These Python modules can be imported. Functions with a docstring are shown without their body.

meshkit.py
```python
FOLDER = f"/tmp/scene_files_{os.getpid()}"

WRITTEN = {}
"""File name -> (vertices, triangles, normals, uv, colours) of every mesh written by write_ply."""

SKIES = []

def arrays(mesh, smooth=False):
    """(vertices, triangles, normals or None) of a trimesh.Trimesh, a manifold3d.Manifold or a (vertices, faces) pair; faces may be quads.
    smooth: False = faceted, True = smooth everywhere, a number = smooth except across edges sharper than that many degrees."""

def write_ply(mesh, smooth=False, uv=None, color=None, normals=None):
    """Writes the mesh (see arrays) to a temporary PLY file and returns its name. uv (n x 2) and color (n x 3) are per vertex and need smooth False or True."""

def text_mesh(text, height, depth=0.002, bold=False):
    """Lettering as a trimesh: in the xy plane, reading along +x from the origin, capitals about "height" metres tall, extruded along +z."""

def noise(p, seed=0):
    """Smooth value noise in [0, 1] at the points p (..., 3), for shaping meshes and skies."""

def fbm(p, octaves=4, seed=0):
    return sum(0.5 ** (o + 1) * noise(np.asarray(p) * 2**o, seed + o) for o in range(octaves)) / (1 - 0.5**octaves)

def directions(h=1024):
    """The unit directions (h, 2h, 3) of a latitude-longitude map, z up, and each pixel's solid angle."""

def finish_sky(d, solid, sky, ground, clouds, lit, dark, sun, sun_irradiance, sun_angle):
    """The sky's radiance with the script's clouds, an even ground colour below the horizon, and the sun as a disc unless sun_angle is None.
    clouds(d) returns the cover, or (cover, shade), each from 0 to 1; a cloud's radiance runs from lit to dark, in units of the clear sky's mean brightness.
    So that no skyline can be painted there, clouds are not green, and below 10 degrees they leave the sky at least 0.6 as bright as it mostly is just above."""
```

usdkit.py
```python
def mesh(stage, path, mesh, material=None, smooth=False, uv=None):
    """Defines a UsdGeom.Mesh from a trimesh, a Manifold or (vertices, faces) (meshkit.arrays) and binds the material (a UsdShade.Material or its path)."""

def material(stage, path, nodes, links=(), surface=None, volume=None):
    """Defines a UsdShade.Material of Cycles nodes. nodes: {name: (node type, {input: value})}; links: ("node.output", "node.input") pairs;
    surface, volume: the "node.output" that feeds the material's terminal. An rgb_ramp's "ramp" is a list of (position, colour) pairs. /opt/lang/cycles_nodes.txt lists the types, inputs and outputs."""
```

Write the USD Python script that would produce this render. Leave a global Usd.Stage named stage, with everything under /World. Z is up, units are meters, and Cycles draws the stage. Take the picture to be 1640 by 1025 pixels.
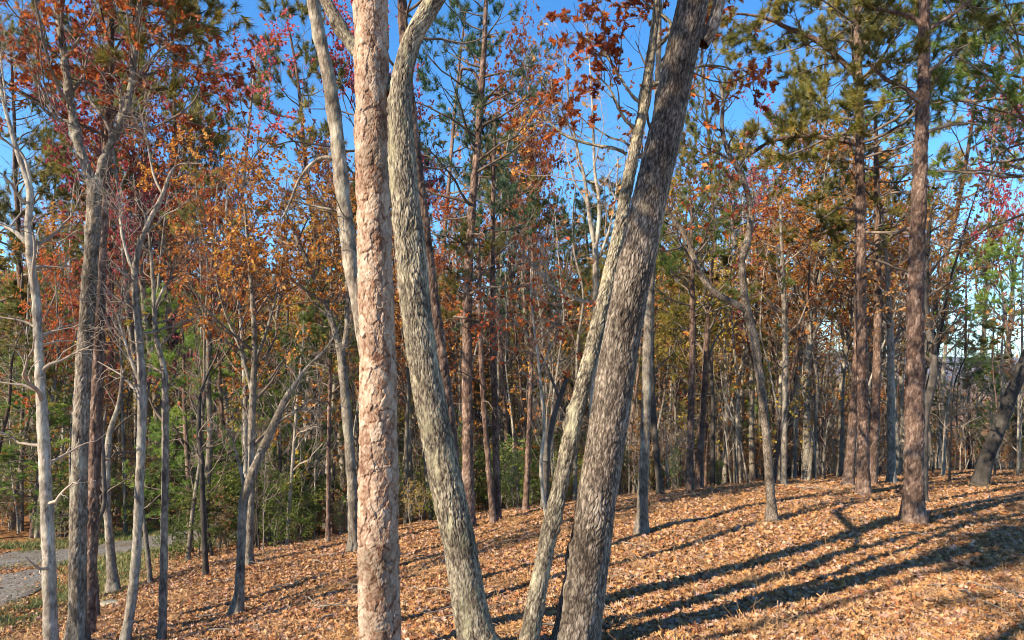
import math, random, numpy as np, trimesh, usdkit, meshkit
from pxr import Usd, UsdGeom, UsdLux, UsdShade, Sdf, Gf, Vt
from scipy.interpolate import RBFInterpolator, PchipInterpolator
from scipy.spatial import cKDTree

random.seed(7)
stage = Usd.Stage.CreateInMemory()
UsdGeom.SetStageUpAxis(stage, UsdGeom.Tokens.z)
UsdGeom.SetStageMetersPerUnit(stage, 1.0)
UsdGeom.Xform.Define(stage, '/World')
UsdGeom.Scope.Define(stage, '/World/Looks')

# ------------------------------------------------------------------ camera, sky, sun, exposure
F, CX, HOR = 1093.0, 820.0, 600.0            # focal length and horizon of the photograph in its own pixels
EXPOSURE = 1.36
SUN_AZ, SUN_EL = math.radians(-124.5), math.radians(33.0)     # direction towards the sun: atan2(x, y)
SKY, SUN = 0.10, 1.25
HAZE = 7e-5
SUND = np.array([math.sin(SUN_AZ) * math.cos(SUN_EL), math.cos(SUN_AZ) * math.cos(SUN_EL), math.sin(SUN_EL)])

cam = UsdGeom.Camera.Define(stage, '/World/camera')
cam.CreateHorizontalApertureAttr(36.0)
cam.CreateVerticalApertureAttr(22.5)
cam.CreateFocalLengthAttr(36.0 * F / 1640.0)
cam.CreateVerticalApertureOffsetAttr((HOR - 512.5) / 1640.0 * 36.0)
cam.CreateClippingRangeAttr(Gf.Vec2f(0.05, 60000.0))
cam.CreateExposureAttr(EXPOSURE)
cam.AddRotateXOp().Set(90.0)

usdkit.material(stage, '/World/Looks/sky', {
    'tex': ('sky_texture', {'sky_type': 'single_scattering', 'sun_disc': False, 'sun_elevation': SUN_EL, 'sun_rotation': SUN_AZ,
                            'altitude': 500.0, 'air_density': 1.0, 'aerosol_density': 0.1, 'ozone_density': 1.2}),
    'hs': ('hsv', {'saturation': 1.35}),
    'ti': ('mix_color', {'blend_type': 'multiply', 'fac': 1.0, 'b': (.76, 1.0, 1.12), 'use_clamp': False}),
    'bg': ('background_shader', {'strength': SKY})}, [('tex.color', 'hs.color'), ('hs.color', 'ti.a'), ('ti.result', 'bg.color')], surface='bg.background')
dome = UsdLux.DomeLight.Define(stage, '/World/sky')
dome.CreateIntensityAttr(1.0)
UsdShade.MaterialBindingAPI.Apply(dome.GetPrim()).Bind(UsdShade.Material.Get(stage, '/World/Looks/sky'))
dome.GetPrim().SetCustomDataByKey('kind', 'structure')

sun = UsdLux.DistantLight.Define(stage, '/World/sun')
sun.CreateAngleAttr(0.53)
sun.CreateIntensityAttr(SUN)
sun.CreateColorAttr(Gf.Vec3f(1.0, 0.88, 0.70))
sun.CreateNormalizeAttr(True)
_r = Gf.Rotation(Gf.Vec3d(0, 0, 1), Gf.Vec3d(*map(float, SUND)))
sun.AddTransformOp().Set(Gf.Matrix4d().SetRotate(_r))

# ------------------------------------------------------------------ helpers
used = {}
def numbered(path):
    n = used.get(path, -1) + 1
    used[path] = n
    return path if n == 0 else f'{path}_{n:03d}'

def tag(prim, label=None, cat=None, group=None, kind=None):
    p = prim.GetPrim() if hasattr(prim, 'GetPrim') else prim
    for k, v in (('label', label), ('category', cat), ('group', group), ('kind', kind)):
        if v: p.SetCustomDataByKey(k, v)
    return p

def vnormals(v, f):
    n = np.zeros_like(v)
    c = np.cross(v[f[:, 1]] - v[f[:, 0]], v[f[:, 2]] - v[f[:, 0]])
    for k in range(3):
        for d in range(3):
            n[:, d] += np.bincount(f[:, k], c[:, d], len(v))
    return n / np.maximum(np.linalg.norm(n, axis=1, keepdims=True), 1e-12)

def put(path, v, f, mat, smooth=False, pv=None):
    v = np.asarray(v, float); f = np.asarray(f, np.int64)
    m = UsdGeom.Mesh.Define(stage, numbered(path))
    m.CreatePointsAttr(Vt.Vec3fArray.FromNumpy(v.astype(np.float32)))
    m.CreateFaceVertexCountsAttr(Vt.IntArray.FromNumpy(np.full(len(f), 3, np.int32)))
    m.CreateFaceVertexIndicesAttr(Vt.IntArray.FromNumpy(f.astype(np.int32).ravel()))
    m.CreateSubdivisionSchemeAttr('none')
    if smooth:
        m.CreateNormalsAttr(Vt.Vec3fArray.FromNumpy(vnormals(v, f).astype(np.float32)))
        m.SetNormalsInterpolation('vertex')
    for k, a in (pv or {}).items():
        UsdGeom.PrimvarsAPI(m).CreatePrimvar(k, Sdf.ValueTypeNames.FloatArray, 'vertex').Set(Vt.FloatArray.FromNumpy(np.asarray(a, np.float32)))
    UsdShade.MaterialBindingAPI.Apply(m.GetPrim()).Bind(UsdShade.Material.Get(stage, '/World/Looks/' + mat))
    return m.GetPrim()

def thing(name, loc, label, cat, group=None, rotz=0.0, scale=None, tilt=None):
    x = UsdGeom.Xform.Define(stage, numbered('/World/' + name))
    x.AddTranslateOp().Set(Gf.Vec3d(*map(float, loc)))
    if rotz: x.AddRotateZOp().Set(math.degrees(rotz))
    if tilt is not None: x.AddRotateXYZOp().Set(Gf.Vec3f(float(tilt[0]), float(tilt[1]), 0))
    if scale is not None: x.AddScaleOp().Set(Gf.Vec3f(*map(float, scale)))
    tag(x, label, cat, group)
    return x.GetPrim()

def unit(a):
    return a / np.maximum(np.linalg.norm(a, axis=-1, keepdims=True), 1e-12)

def P(px, py, Y):
    return np.array([(px - CX) / F * Y, Y, (HOR - py) / F * Y])

# ------------------------------------------------------------------ materials
def ramp_leaf(name, stops, trans=0.35, rough=0.55, vary=0.35):
    """A leaf: colour by the leaf's own number, a little by the tree; light passes through it."""
    usdkit.material(stage, '/World/Looks/' + name, {
        'a': ('attribute', {'attribute': 'rnd'}),
        'r': ('rgb_ramp', {'ramp': stops}),
        'oi': ('object_info', {}),
        'mr': ('map_range', {'from_min': 0.0, 'from_max': 1.0, 'to_min': 1.0 - vary, 'to_max': 1.0 + vary}),
        'hs': ('hsv', {}),
        'p': ('principled_bsdf', {'roughness': rough, 'specular_ior_level': 0.35}),
        't': ('translucent_bsdf', {}),
        'm': ('mix_closure', {'fac': trans})},
        [('a.fac', 'r.fac'), ('oi.random', 'mr.value'), ('mr.result', 'hs.value'), ('r.color', 'hs.color'), ('hs.color', 'p.base_color'), ('hs.color', 't.color'),
         ('p.BSDF', 'm.closure1'), ('t.BSDF', 'm.closure2')], surface='m.closure')

ramp_leaf('leaf_crimson', [(0, (.16, .02, .028)), (.35, (.36, .045, .06)), (.7, (.52, .10, .10)), (1, (.60, .22, .11))], .45)
ramp_leaf('leaf_rust', [(0, (.16, .035, .015)), (.35, (.36, .075, .022)), (.7, (.54, .145, .03)), (1, (.62, .26, .06))], .48)
ramp_leaf('leaf_red', [(0, (.16, .015, .012)), (.4, (.38, .045, .03)), (.75, (.52, .09, .04)), (1, (.60, .20, .08))], .42)
ramp_leaf('leaf_orange', [(0, (.18, .06, .018)), (.35, (.40, .14, .025)), (.7, (.55, .24, .04)), (1, (.60, .36, .08))], .45)
ramp_leaf('leaf_gold', [(0, (.24, .13, .015)), (.4, (.46, .28, .028)), (.75, (.56, .40, .055)), (1, (.42, .40, .09))], .45)
ramp_leaf('leaf_brown', [(0, (.12, .055, .022)), (.4, (.28, .135, .045)), (.8, (.42, .22, .08)), (1, (.50, .31, .13))], .4)
ramp_leaf('leaf_green', [(0, (.05, .08, .014)), (.5, (.14, .20, .028)), (.85, (.24, .29, .045)), (1, (.38, .34, .06))], .42)
ramp_leaf('needle_olive', [(0, (.045, .048, .013)), (.4, (.135, .13, .024)), (.75, (.26, .215, .038)), (1, (.40, .26, .06))], .3)
ramp_leaf('needle_dark', [(0, (.018, .04, .022)), (.5, (.045, .085, .035)), (.85, (.09, .13, .04)), (1, (.18, .16, .05))], .25)
ramp_leaf('needle_green', [(0, (.06, .10, .02)), (.5, (.16, .24, .04)), (.85, (.26, .34, .06)), (1, (.38, .36, .08))], .4)

def bark_mat(name, stops, nscale, lichen=None, lich_amt=(.55, .70), bump=.5, bdist=.012, stretch=(1, 1, .35), rough=.9, vary=.2, con=1.3):
    n = {'g': ('geometry', {}),
         'tc': ('texture_coordinate', {}),
         'mp': ('mapping', {'scale': stretch}),
         'n1': ('noise_texture', {'scale': nscale, 'detail': 6.0, 'roughness': .65}),
         'n2': ('noise_texture', {'scale': nscale * .18, 'detail': 5.0, 'roughness': .6}),
         'a': ('attribute', {'attribute': 'tone'}),
         'sb': ('math', {'math_type': 'subtract', 'value2': .5 - .25 / con}),
         'ad': ('math', {'math_type': 'multiply_add', 'value2': con, 'value3': 0.0}),
         'r': ('rgb_ramp', {'ramp': stops}),
         'oi': ('object_info', {}),
         'mr': ('map_range', {'from_min': 0., 'from_max': 1., 'to_min': 1. - vary, 'to_max': 1. + vary}),
         'hs': ('hsv', {}),
         'n3': ('noise_texture', {'scale': 1.7, 'detail': 4.0, 'roughness': .6}),
         'sr': ('rgb_ramp', {'ramp': [(.36, (.52, .50, .46)), (.5, (.95, .94, .92)), (.66, (1.18, 1.14, 1.06))]}),
         'st': ('mix_color', {'blend_type': 'multiply', 'fac': .85, 'use_clamp': False}),
         'b': ('bump', {'strength': bump, 'distance': bdist}),
         'p': ('principled_bsdf', {'roughness': rough, 'specular_ior_level': .2})}
    l = [('tc.object', 'mp.vector'), ('mp.vector', 'n1.vector'), ('mp.vector', 'n2.vector'), ('n1.fac', 'sb.value1'), ('sb.value', 'ad.value1'), ('a.fac', 'ad.value3'), ('ad.value', 'r.fac'),
         ('oi.random', 'mr.value'), ('mr.result', 'hs.value'), ('n1.fac', 'b.height'), ('b.normal', 'p.normal'), ('tc.object', 'n3.vector'), ('n3.fac', 'sr.fac'), ('hs.color', 'st.a'), ('sr.color', 'st.b'), ('st.result', 'p.base_color')]
    if lichen is not None:
        n['lr'] = ('map_range', {'from_min': lich_amt[0], 'from_max': lich_amt[1], 'to_min': 0., 'to_max': .75, 'clamp': True})
        n['mx'] = ('mix_color', {'b': lichen})
        l += [('n2.fac', 'lr.value'), ('lr.result', 'mx.fac'), ('r.color', 'mx.a'), ('mx.result', 'hs.color')]
    else:
        l += [('r.color', 'hs.color')]
    usdkit.material(stage, '/World/Looks/' + name, n, l, surface='p.BSDF')

bark_mat('bark_plates', [(.12, (0.086, 0.0387, 0.0241)), (.34, (0.206, 0.116, 0.0731)), (.58, (0.318, 0.224, 0.159)), (.95, (0.464, 0.37, 0.288))], 48, bump=.8, bdist=.008, stretch=(1, 1, .6), vary=0., con=.9)
bark_mat('bark_oak', [(.17, (0.032, 0.024, 0.018)), (.42, (0.105, 0.080, 0.060)), (.65, (0.224, 0.181, 0.142)), (.95, (0.396, 0.335, 0.267))], 70, lichen=(.38, .35, .26), lich_amt=(.60, .85), bump=1., bdist=.010, vary=0., con=1.6)
bark_mat('bark_lichen', [(.17, (0.036, 0.028, 0.02)), (.42, (0.12, 0.097, 0.07)), (.65, (0.249, 0.211, 0.15)), (.95, (0.43, 0.374, 0.275))], 75, lichen=(.41, .375, .235), lich_amt=(.52, .74), bump=1., bdist=.010, vary=0., con=1.7)
bark_mat('bark_grey', [(.12, (0.0516, 0.0413, 0.0327)), (.42, (0.155, 0.125, 0.0946)), (.7, (0.292, 0.245, 0.194)), (.95, (0.413, 0.361, 0.292))], 42, lichen=(.40, .38, .29), lich_amt=(.52, .72), bump=.9, bdist=.012, con=1.6)
bark_mat('bark_pine', [(.15, (.045, .026, .02)), (.45, (.11, .068, .05)), (.7, (.21, .14, .105)), (.95, (.36, .265, .21))], 34, bump=1., bdist=.02, con=1.5)
bark_mat('bark_pale', [(.15, (0.12, 0.0989, 0.0774)), (.45, (0.249, 0.215, 0.172)), (.7, (0.37, 0.318, 0.258)), (.95, (0.49, 0.43, 0.361))], 38, lichen=(.46, .44, .35), lich_amt=(.5, .72), bump=.7, bdist=.008, con=2.1)
bark_mat('bark_dark', [(.15, (.03, .026, .022)), (.5, (.075, .063, .053)), (.9, (.15, .13, .11))], 18, bump=.8, bdist=.015, vary=.4)
bark_mat('twig', [(.1, (.10, .075, .058)), (.5, (.22, .17, .13)), (.9, (.36, .30, .24))], 9, bump=.2, bdist=.004, vary=.35)
bark_mat('twig_pale', [(.1, (.20, .16, .125)), (.5, (.36, .295, .235)), (.9, (.50, .43, .35))], 9, bump=.2, bdist=.004, vary=.35)
bark_mat('stone', [(.1, (.16, .13, .09)), (.5, (.30, .26, .19)), (.9, (.42, .38, .30))], 12, bump=.6, bdist=.02, stretch=(1, 1, 1), vary=.1)

def ground_mat():
    usdkit.material(stage, '/World/Looks/leaf_floor', {
        'g': ('geometry', {}),
        'v': ('voronoi_texture', {'scale': 17.0}),
        'n': ('noise_texture', {'scale': 45.0, 'detail': 6.0, 'roughness': .7}),
        'n2': ('noise_texture', {'scale': .55, 'detail': 5.0, 'roughness': .6}),
        'sp': ('separate_color', {}),
        'r': ('rgb_ramp', {'ramp': [(0, (.08, .038, .018)), (.35, (.19, .085, .032)), (.65, (.31, .15, .055)), (1, (.40, .23, .10))]}),
        'r2': ('rgb_ramp', {'ramp': [(.35, (.72, .66, .6)), (.6, (1, 1, 1))]}),
        'mx': ('mix_color', {'blend_type': 'multiply', 'fac': .8}),
        'm2': ('mix_float', {'fac': .5}),
        'b': ('bump', {'strength': 1.0, 'distance': .035}),
        'p': ('principled_bsdf', {'roughness': .95, 'specular_ior_level': .15})},
        [('g.position', 'v.vector'), ('g.position', 'n.vector'), ('g.position', 'n2.vector'), ('v.color', 'sp.color'), ('sp.r', 'm2.a'), ('n.fac', 'm2.b'), ('m2.result', 'r.fac'),
         ('n2.fac', 'r2.fac'), ('r.color', 'mx.a'), ('r2.color', 'mx.b'), ('mx.result', 'p.base_color'), ('m2.result', 'b.height'), ('b.normal', 'p.normal')], surface='p.BSDF')
ground_mat()
usdkit.material(stage, '/World/Looks/gravel', {
    'g': ('geometry', {}), 'v': ('voronoi_texture', {'scale': 38.0}), 'n': ('noise_texture', {'scale': 1.3, 'detail': 7.0, 'roughness': .65}), 'sp': ('separate_color', {}),
    'r': ('rgb_ramp', {'ramp': [(0, (.08, .07, .06)), (.5, (.155, .145, .13)), (1, (.27, .26, .245))]}),
    'r2': ('rgb_ramp', {'ramp': [(.35, (.75, .62, .48)), (.6, (1, 1, 1))]}),
    'mx': ('mix_color', {'blend_type': 'multiply', 'fac': .9}), 'b': ('bump', {'strength': .9, 'distance': .02}),
    'p': ('principled_bsdf', {'roughness': .95, 'specular_ior_level': .2})},
    [('g.position', 'v.vector'), ('g.position', 'n.vector'), ('v.color', 'sp.color'), ('sp.r', 'r.fac'), ('n.fac', 'r2.fac'), ('r.color', 'mx.a'), ('r2.color', 'mx.b'),
     ('mx.result', 'p.base_color'), ('sp.r', 'b.height'), ('b.normal', 'p.normal')], surface='p.BSDF')
usdkit.material(stage, '/World/Looks/far_forest', {
    'g': ('geometry', {}), 'n': ('noise_texture', {'scale': .02, 'detail': 8.0, 'roughness': .7}), 'n2': ('noise_texture', {'scale': .0025, 'detail': 5.0}),
    'r': ('rgb_ramp', {'ramp': [(.3, (.05, .055, .03)), (.5, (.13, .075, .04)), (.7, (.20, .12, .06))]}),
    'b': ('bump', {'strength': .8, 'distance': 12.0}),
    'p': ('principled_bsdf', {'roughness': 1.0, 'specular_ior_level': .0})},
    [('g.position', 'n.vector'), ('g.position', 'n2.vector'), ('n.fac', 'r.fac'), ('n.fac', 'b.height'), ('r.color', 'p.base_color'), ('b.normal', 'p.normal')], surface='p.BSDF')

def plain(name, col, rough=.8, trans=0.):
    n = {'oi': ('object_info', {}), 'mr': ('map_range', {'from_min': 0., 'from_max': 1., 'to_min': .7, 'to_max': 1.3}), 'n': ('noise_texture', {'scale': 60.0, 'detail': 3.0}),
         'm3': ('map_range', {'from_min': .3, 'from_max': .7, 'to_min': .75, 'to_max': 1.25}), 'mu': ('math', {'math_type': 'multiply'}), 'tc': ('texture_coordinate', {}),
         'hs': ('hsv', {'color': col}), 'p': ('principled_bsdf', {'roughness': rough, 'specular_ior_level': .3})}
    l = [('oi.random', 'mr.value'), ('tc.object', 'n.vector'), ('n.fac', 'm3.value'), ('mr.result', 'mu.value1'), ('m3.result', 'mu.value2'), ('mu.value', 'hs.value'), ('hs.color', 'p.base_color')]
    usdkit.material(stage, '/World/Looks/' + name, n, l, surface='p.BSDF')
LITTER = {'litter_tan': (0.370, 0.208, 0.092), 'litter_ochre': (0.355, 0.165, 0.052), 'litter_rust': (0.232, 0.086, 0.034), 'litter_pale': (0.413, 0.275, 0.163), 'litter_brown': (0.138, 0.073, 0.039), 'litter_pink': (0.396, 0.235, 0.17)}
for k, c in LITTER.items(): plain(k, c, .65)
plain('straw', (.40, .22, .09), .7)
plain('grass', (.10, .13, .03), .7)
plain('grass_dry', (.30, .24, .09), .7)

# ------------------------------------------------------------------ terrain
ctrl = [  # (px, py, depth) read off the photograph
    (1600, 1025, 5.2), (1300, 1025, 5.2), (1100, 1025, 5.2), (925, 1040, 5.2), (768, 1045, 4.8), (605, 1068, 5.4), (1463, 838, 9.5), (1640, 860, 8.6), (1382, 795, 13.0), (1550, 777, 14.0), (1250, 781, 14.0), (1660, 776, 14.0),
    (1237, 838, 10.0), (1027, 860, 10.0), (1110, 800, 13.0), (850, 822, 14.0), (960, 806, 14.0), (568, 885, 13.0), (680, 842, 15.0), (380, 985, 9.0), (330, 922, 12.5), (525, 872, 14.5), (420, 893, 14.0),
    (125, 1034, 8.0), (205, 1034, 7.6), (260, 1034, 7.8), (300, 912, 14.0), (180, 947, 13.0), (110, 1000, 10.6), (40, 1024, 10.3), (500, 1025, 6.4), (700, 930, 8.5), (860, 920, 8.0), (1200, 930, 7.3), (1400, 920, 7.2), (1000, 930, 7.4)]
cpts = [P(*c) for c in ctrl]
cpts += [np.array(c, float) for c in [  # road, verge, valley and far hill
    (-10.8, 14, -4.55), (-12, 17, -4.8), (-11, 19.5, -5.0), (-9.5, 24, -5.3), (-10.5, 32, -5.7), (-12.5, 42, -5.9), (-15.5, 58, -5.4), (-20, 16.5, -4.8), (-30, 16.5, -4.6), (-9.8, 9, -4.2), (-11, 4, -4.1), (-14, 10, -4.5), (-25, 6, -4.5),
    (-4, 22, -5.0), (0, 22, -4.3), (5, 22, -3.8), (10, 22, -3.2), (16, 22, -3.0), (-18, 26, -4.9), (-30, 30, -4.0), (0, 32, -5.5), (8, 32, -5.0), (16, 32, -5.0), (26, 32, -6.5), (-30, 60, -3), (0, 60, -7), (20, 60, -7), (40, 60, -17), (32, 44, -11), (48, 80, -24),
    (-60, 100, 2), (0, 100, -4), (34, 100, -7), (75, 95, -30), (62, 150, -18), (0, 160, 2), (50, 160, -2), (110, 150, -38), (-60, 180, 8), (160, 200, -42), (20, 220, 6), (120, 300, -42), (0, 400, -20), (-200, 300, 0), (300, 300, -40),
    (0, 0, -1.9), (4, 0, -1.8), (-5, 0, -2.6), (10, 0, -1.7), (12, 8, -2.0), (20, 12, -2.2), (-10, -6, -3.4), (0, -12, -1.6), (-20, -10, -4.2), (12, -12, -1.2), (30, 0, -2.0), (0, -60, 2), (60, -40, 0), (-60, -40, -4), (200, -200, 0), (-200, -200, -4), (300, 100, -30)]]
cpts = np.array(cpts)
_rbf = RBFInterpolator(cpts[:, :2] , cpts[:, 2], kernel='linear', smoothing=0.02, degree=1)
def terrain_z(xy):
    xy = np.atleast_2d(np.asarray(xy, float))
    r = np.linalg.norm(xy, axis=1)
    q = xy * np.minimum(1, 380 / np.maximum(r, 1e-9))[:, None]
    z = _rbf(q)
    far = np.clip((r - 250) / 500, 0, 1)
    z = z * (1 - far) + -38 * far
    near = np.clip((45 - r) / 20, 0, 1)
    p3 = np.c_[xy, np.zeros(len(xy))]
    z = z + near * ((meshkit.fbm(p3 * .8, 4, 3) - .5) * .10 + (meshkit.fbm(p3 * 5, 2, 9) - .5) * .04)
    return z
def gz(x, y): return float(terrain_z([[x, y]])[0])

def axis(lo, hi, step, far, grow=1.16):
    a = [np.arange(lo, hi + 1e-6, step)]
    def out(x, s, sign):
        l = []
        while abs(x) < far:
            s *= grow; x += sign * s; l.append(x)
        return np.array(l)
    return np.concatenate([out(lo, step, -1)[::-1], a[0], out(hi, step, 1)])
gx, gy = axis(-16, 16, .17, 9000), axis(1.5, 25, .17, 9000)
GX, GY = np.meshgrid(gx, gy, indexing='ij')
gxy = np.c_[GX.ravel(), GY.ravel()]
GZ = np.concatenate([terrain_z(gxy[i:i + 20000]) for i in range(0, len(gxy), 20000)])
ni, nj = len(gx), len(gy)
I, J = np.meshgrid(np.arange(ni - 1), np.arange(nj - 1), indexing='ij')
q = np.stack([I * nj + J, (I + 1) * nj + J, (I + 1) * nj + J + 1, I * nj + J + 1], -1).reshape(-1, 4)
tag(put('/World/ground', np.c_[gxy, GZ], np.vstack([q[:, [0, 1, 2]], q[:, [0, 2, 3]]]), 'leaf_floor', smooth=True), kind='structure',
    label='hillside floor covered in fallen leaves, sloping down to the left')

def ribbon(ctr, width, lift, edge_seed, n=160, m=9):
    c = np.array(ctr, float); s = np.r_[0, np.cumsum(np.linalg.norm(np.diff(c, axis=0), axis=1))]
    t = np.linspace(0, s[-1], n)
    p = np.c_[PchipInterpolator(s, c[:, 0])(t), PchipInterpolator(s, c[:, 1])(t)]
    d = unit(np.gradient(p, axis=0)); nrm = np.c_[-d[:, 1], d[:, 0]]
    w = np.linspace(-1, 1, m)
    jag = (meshkit.noise(np.c_[t * .9, t * 0, t * 0], edge_seed) - .5) * .9
    off = w[None, :] * width / 2 + np.sign(w)[None, :] * (np.abs(w)[None, :] > .9) * jag[:, None]
    xy = p[:, None] + nrm[:, None] * off[..., None]
    z = terrain_z(xy.reshape(-1, 2)) + np.tile(lift - (lift + .04) * np.abs(w) ** 5, n)
    a, b = np.meshgrid(np.arange(n - 1), np.arange(m - 1), indexing='ij')
    f = np.stack([a * m + b, (a + 1) * m + b, (a + 1) * m + b + 1, a * m + b + 1], -1).reshape(-1, 4)
    return np.c_[xy.reshape(-1, 2), z], np.vstack([f[:, [0, 2, 1]], f[:, [0, 3, 2]]]), p
ROAD = [(-40, 17), (-30, 16.6), (-20, 16.4), (-14.5, 17.2), (-11.2, 19.6), (-9.6, 24), (-10.4, 32), (-12.5, 42), (-15.5, 58), (-19, 75)]
DRIVE = [(-11.8, 16.2), (-10.3, 13.2), (-10.2, 10), (-11, 5), (-13, -2)]
v, f, road_c = ribbon(ROAD, 2.9, .05, 4)
tag(put('/World/gravel_road', v, f, 'gravel', smooth=True), kind='structure', label='grey gravel road curving through the woods at the lower left')
v, f, drive_c = ribbon(DRIVE, 1.9, .042, 8)
tag(put('/World/gravel_drive', v, f, 'gravel', smooth=True), kind='structure', label='gravel drive joining the road and running to the lower left corner')
road_tree = cKDTree(np.vstack([road_c, drive_c]))

# far hills
def ridge(name, Y, x0, x1, prof, depth, seed):
    xs = np.linspace(x0, x1, 180); ys = np.linspace(0, 1, 14)
    top = prof(xs) + (meshkit.fbm(np.c_[xs / 420, xs * 0, xs * 0], 5, seed) - .5) * .30 * np.maximum(prof(xs), 60) 
    X, T = np.meshgrid(xs, ys, indexing='ij')
    hgt = np.sin(np.clip(T, 0, 1) * math.pi * .5) ** .8
    nz = (meshkit.fbm(np.stack([X / 300, T * depth / 300, X * 0], -1), 4, seed + 3) - .5) * 90 * (T * (1 - T) * 4)
    Z = -45 + (top[:, None] + 45) * hgt + nz
    V = np.stack([X, Y + T * depth, Z], -1).reshape(-1, 3)
    back = np.c_[xs, np.full(180, Y + depth * 2), np.full(180, -60.)]
    V = np.vstack([V, back])
    n, m = 180, 14
    a, b = np.meshgrid(np.arange(n - 1), np.arange(m - 1), indexing='ij')
    f = np.stack([a * m + b, (a + 1) * m + b, (a + 1) * m + b + 1, a * m + b + 1], -1).reshape(-1, 4)
    a = np.arange(n - 1)
    g = np.stack([a * m + m - 1, (a + 1) * m + m - 1, n * m + a + 1, n * m + a], -1)
    f = np.vstack([f, g])
    tag(put('/World/' + name, V, np.vstack([f[:, [0, 1, 2]], f[:, [0, 2, 3]]]), 'far_forest', smooth=True), kind='structure', label=None)
ridge('mountain_ridge', 5200, -3500, 7500, lambda x: 165 + 40 * np.sin(x / 1300.) + 0 * x, 1300, 21)
ridge('valley_hills', 2300, -2200, 3600, lambda x: -8 + 20 * np.sin(x / 500. + 1) + 0 * x, 700, 33)

# ------------------------------------------------------------------ trunks
def spline(pts, rad, ds):
    pts = np.asarray(pts, float); rad = np.asarray(rad, float)
    s = np.r_[0, np.cumsum(np.linalg.norm(np.diff(pts, axis=0), axis=1))]
    n = max(4, int(s[-1] / ds) + 1)
    t = np.linspace(0, s[-1], n)
    if len(pts) == 2:
        p = pts[0] + (pts[1] - pts[0]) * (t / s[-1])[:, None]
    else:
        p = np.stack([PchipInterpolator(s, pts[:, k])(t) for k in range(3)], 1)
        k = max(3, min(int(.12 * n), int(.55 / ds))) | 1
        ker = np.hanning(k + 2)[1:-1]; ker /= ker.sum()
        pad = k // 2
        ext = np.vstack([2 * p[0] - p[pad:0:-1], p, 2 * p[-1] - p[-2:-pad - 2:-1]])
        p = np.stack([np.convolve(ext[:, j], ker, 'valid') for j in range(3)], 1)
    return p, np.interp(t, s, rad), t

def frames(p):
    t = unit(np.gradient(p, axis=0))
    a = np.empty_like(t)
    tc = np.array([-p[0, 0], -p[0, 1], 0.])
    if np.linalg.norm(tc) < 1.: tc = np.array([.1, -1., 0.])
    a[0] = unit(tc - t[0] * np.dot(tc, t[0]))
    for i in range(1, len(t)):
        a[i] = unit(a[i - 1] - t[i] * np.dot(a[i - 1], t[i]))
    return t, a, np.cross(t, a)

def shell_cells(rng, R, L, w, h, k=2):
    """Random cells on a cylinder of radius R and length L, about w wide and h tall."""
    n = max(8, int(2 * math.pi * R * L / (w * h)))
    th, v = rng.uniform(0, 2 * math.pi, n), rng.uniform(-.1, L + .1, n)
    st = w / h
    return cKDTree(np.c_[R * np.cos(th), R * np.sin(th), v * st]), st, rng.random((n, 4))

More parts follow.
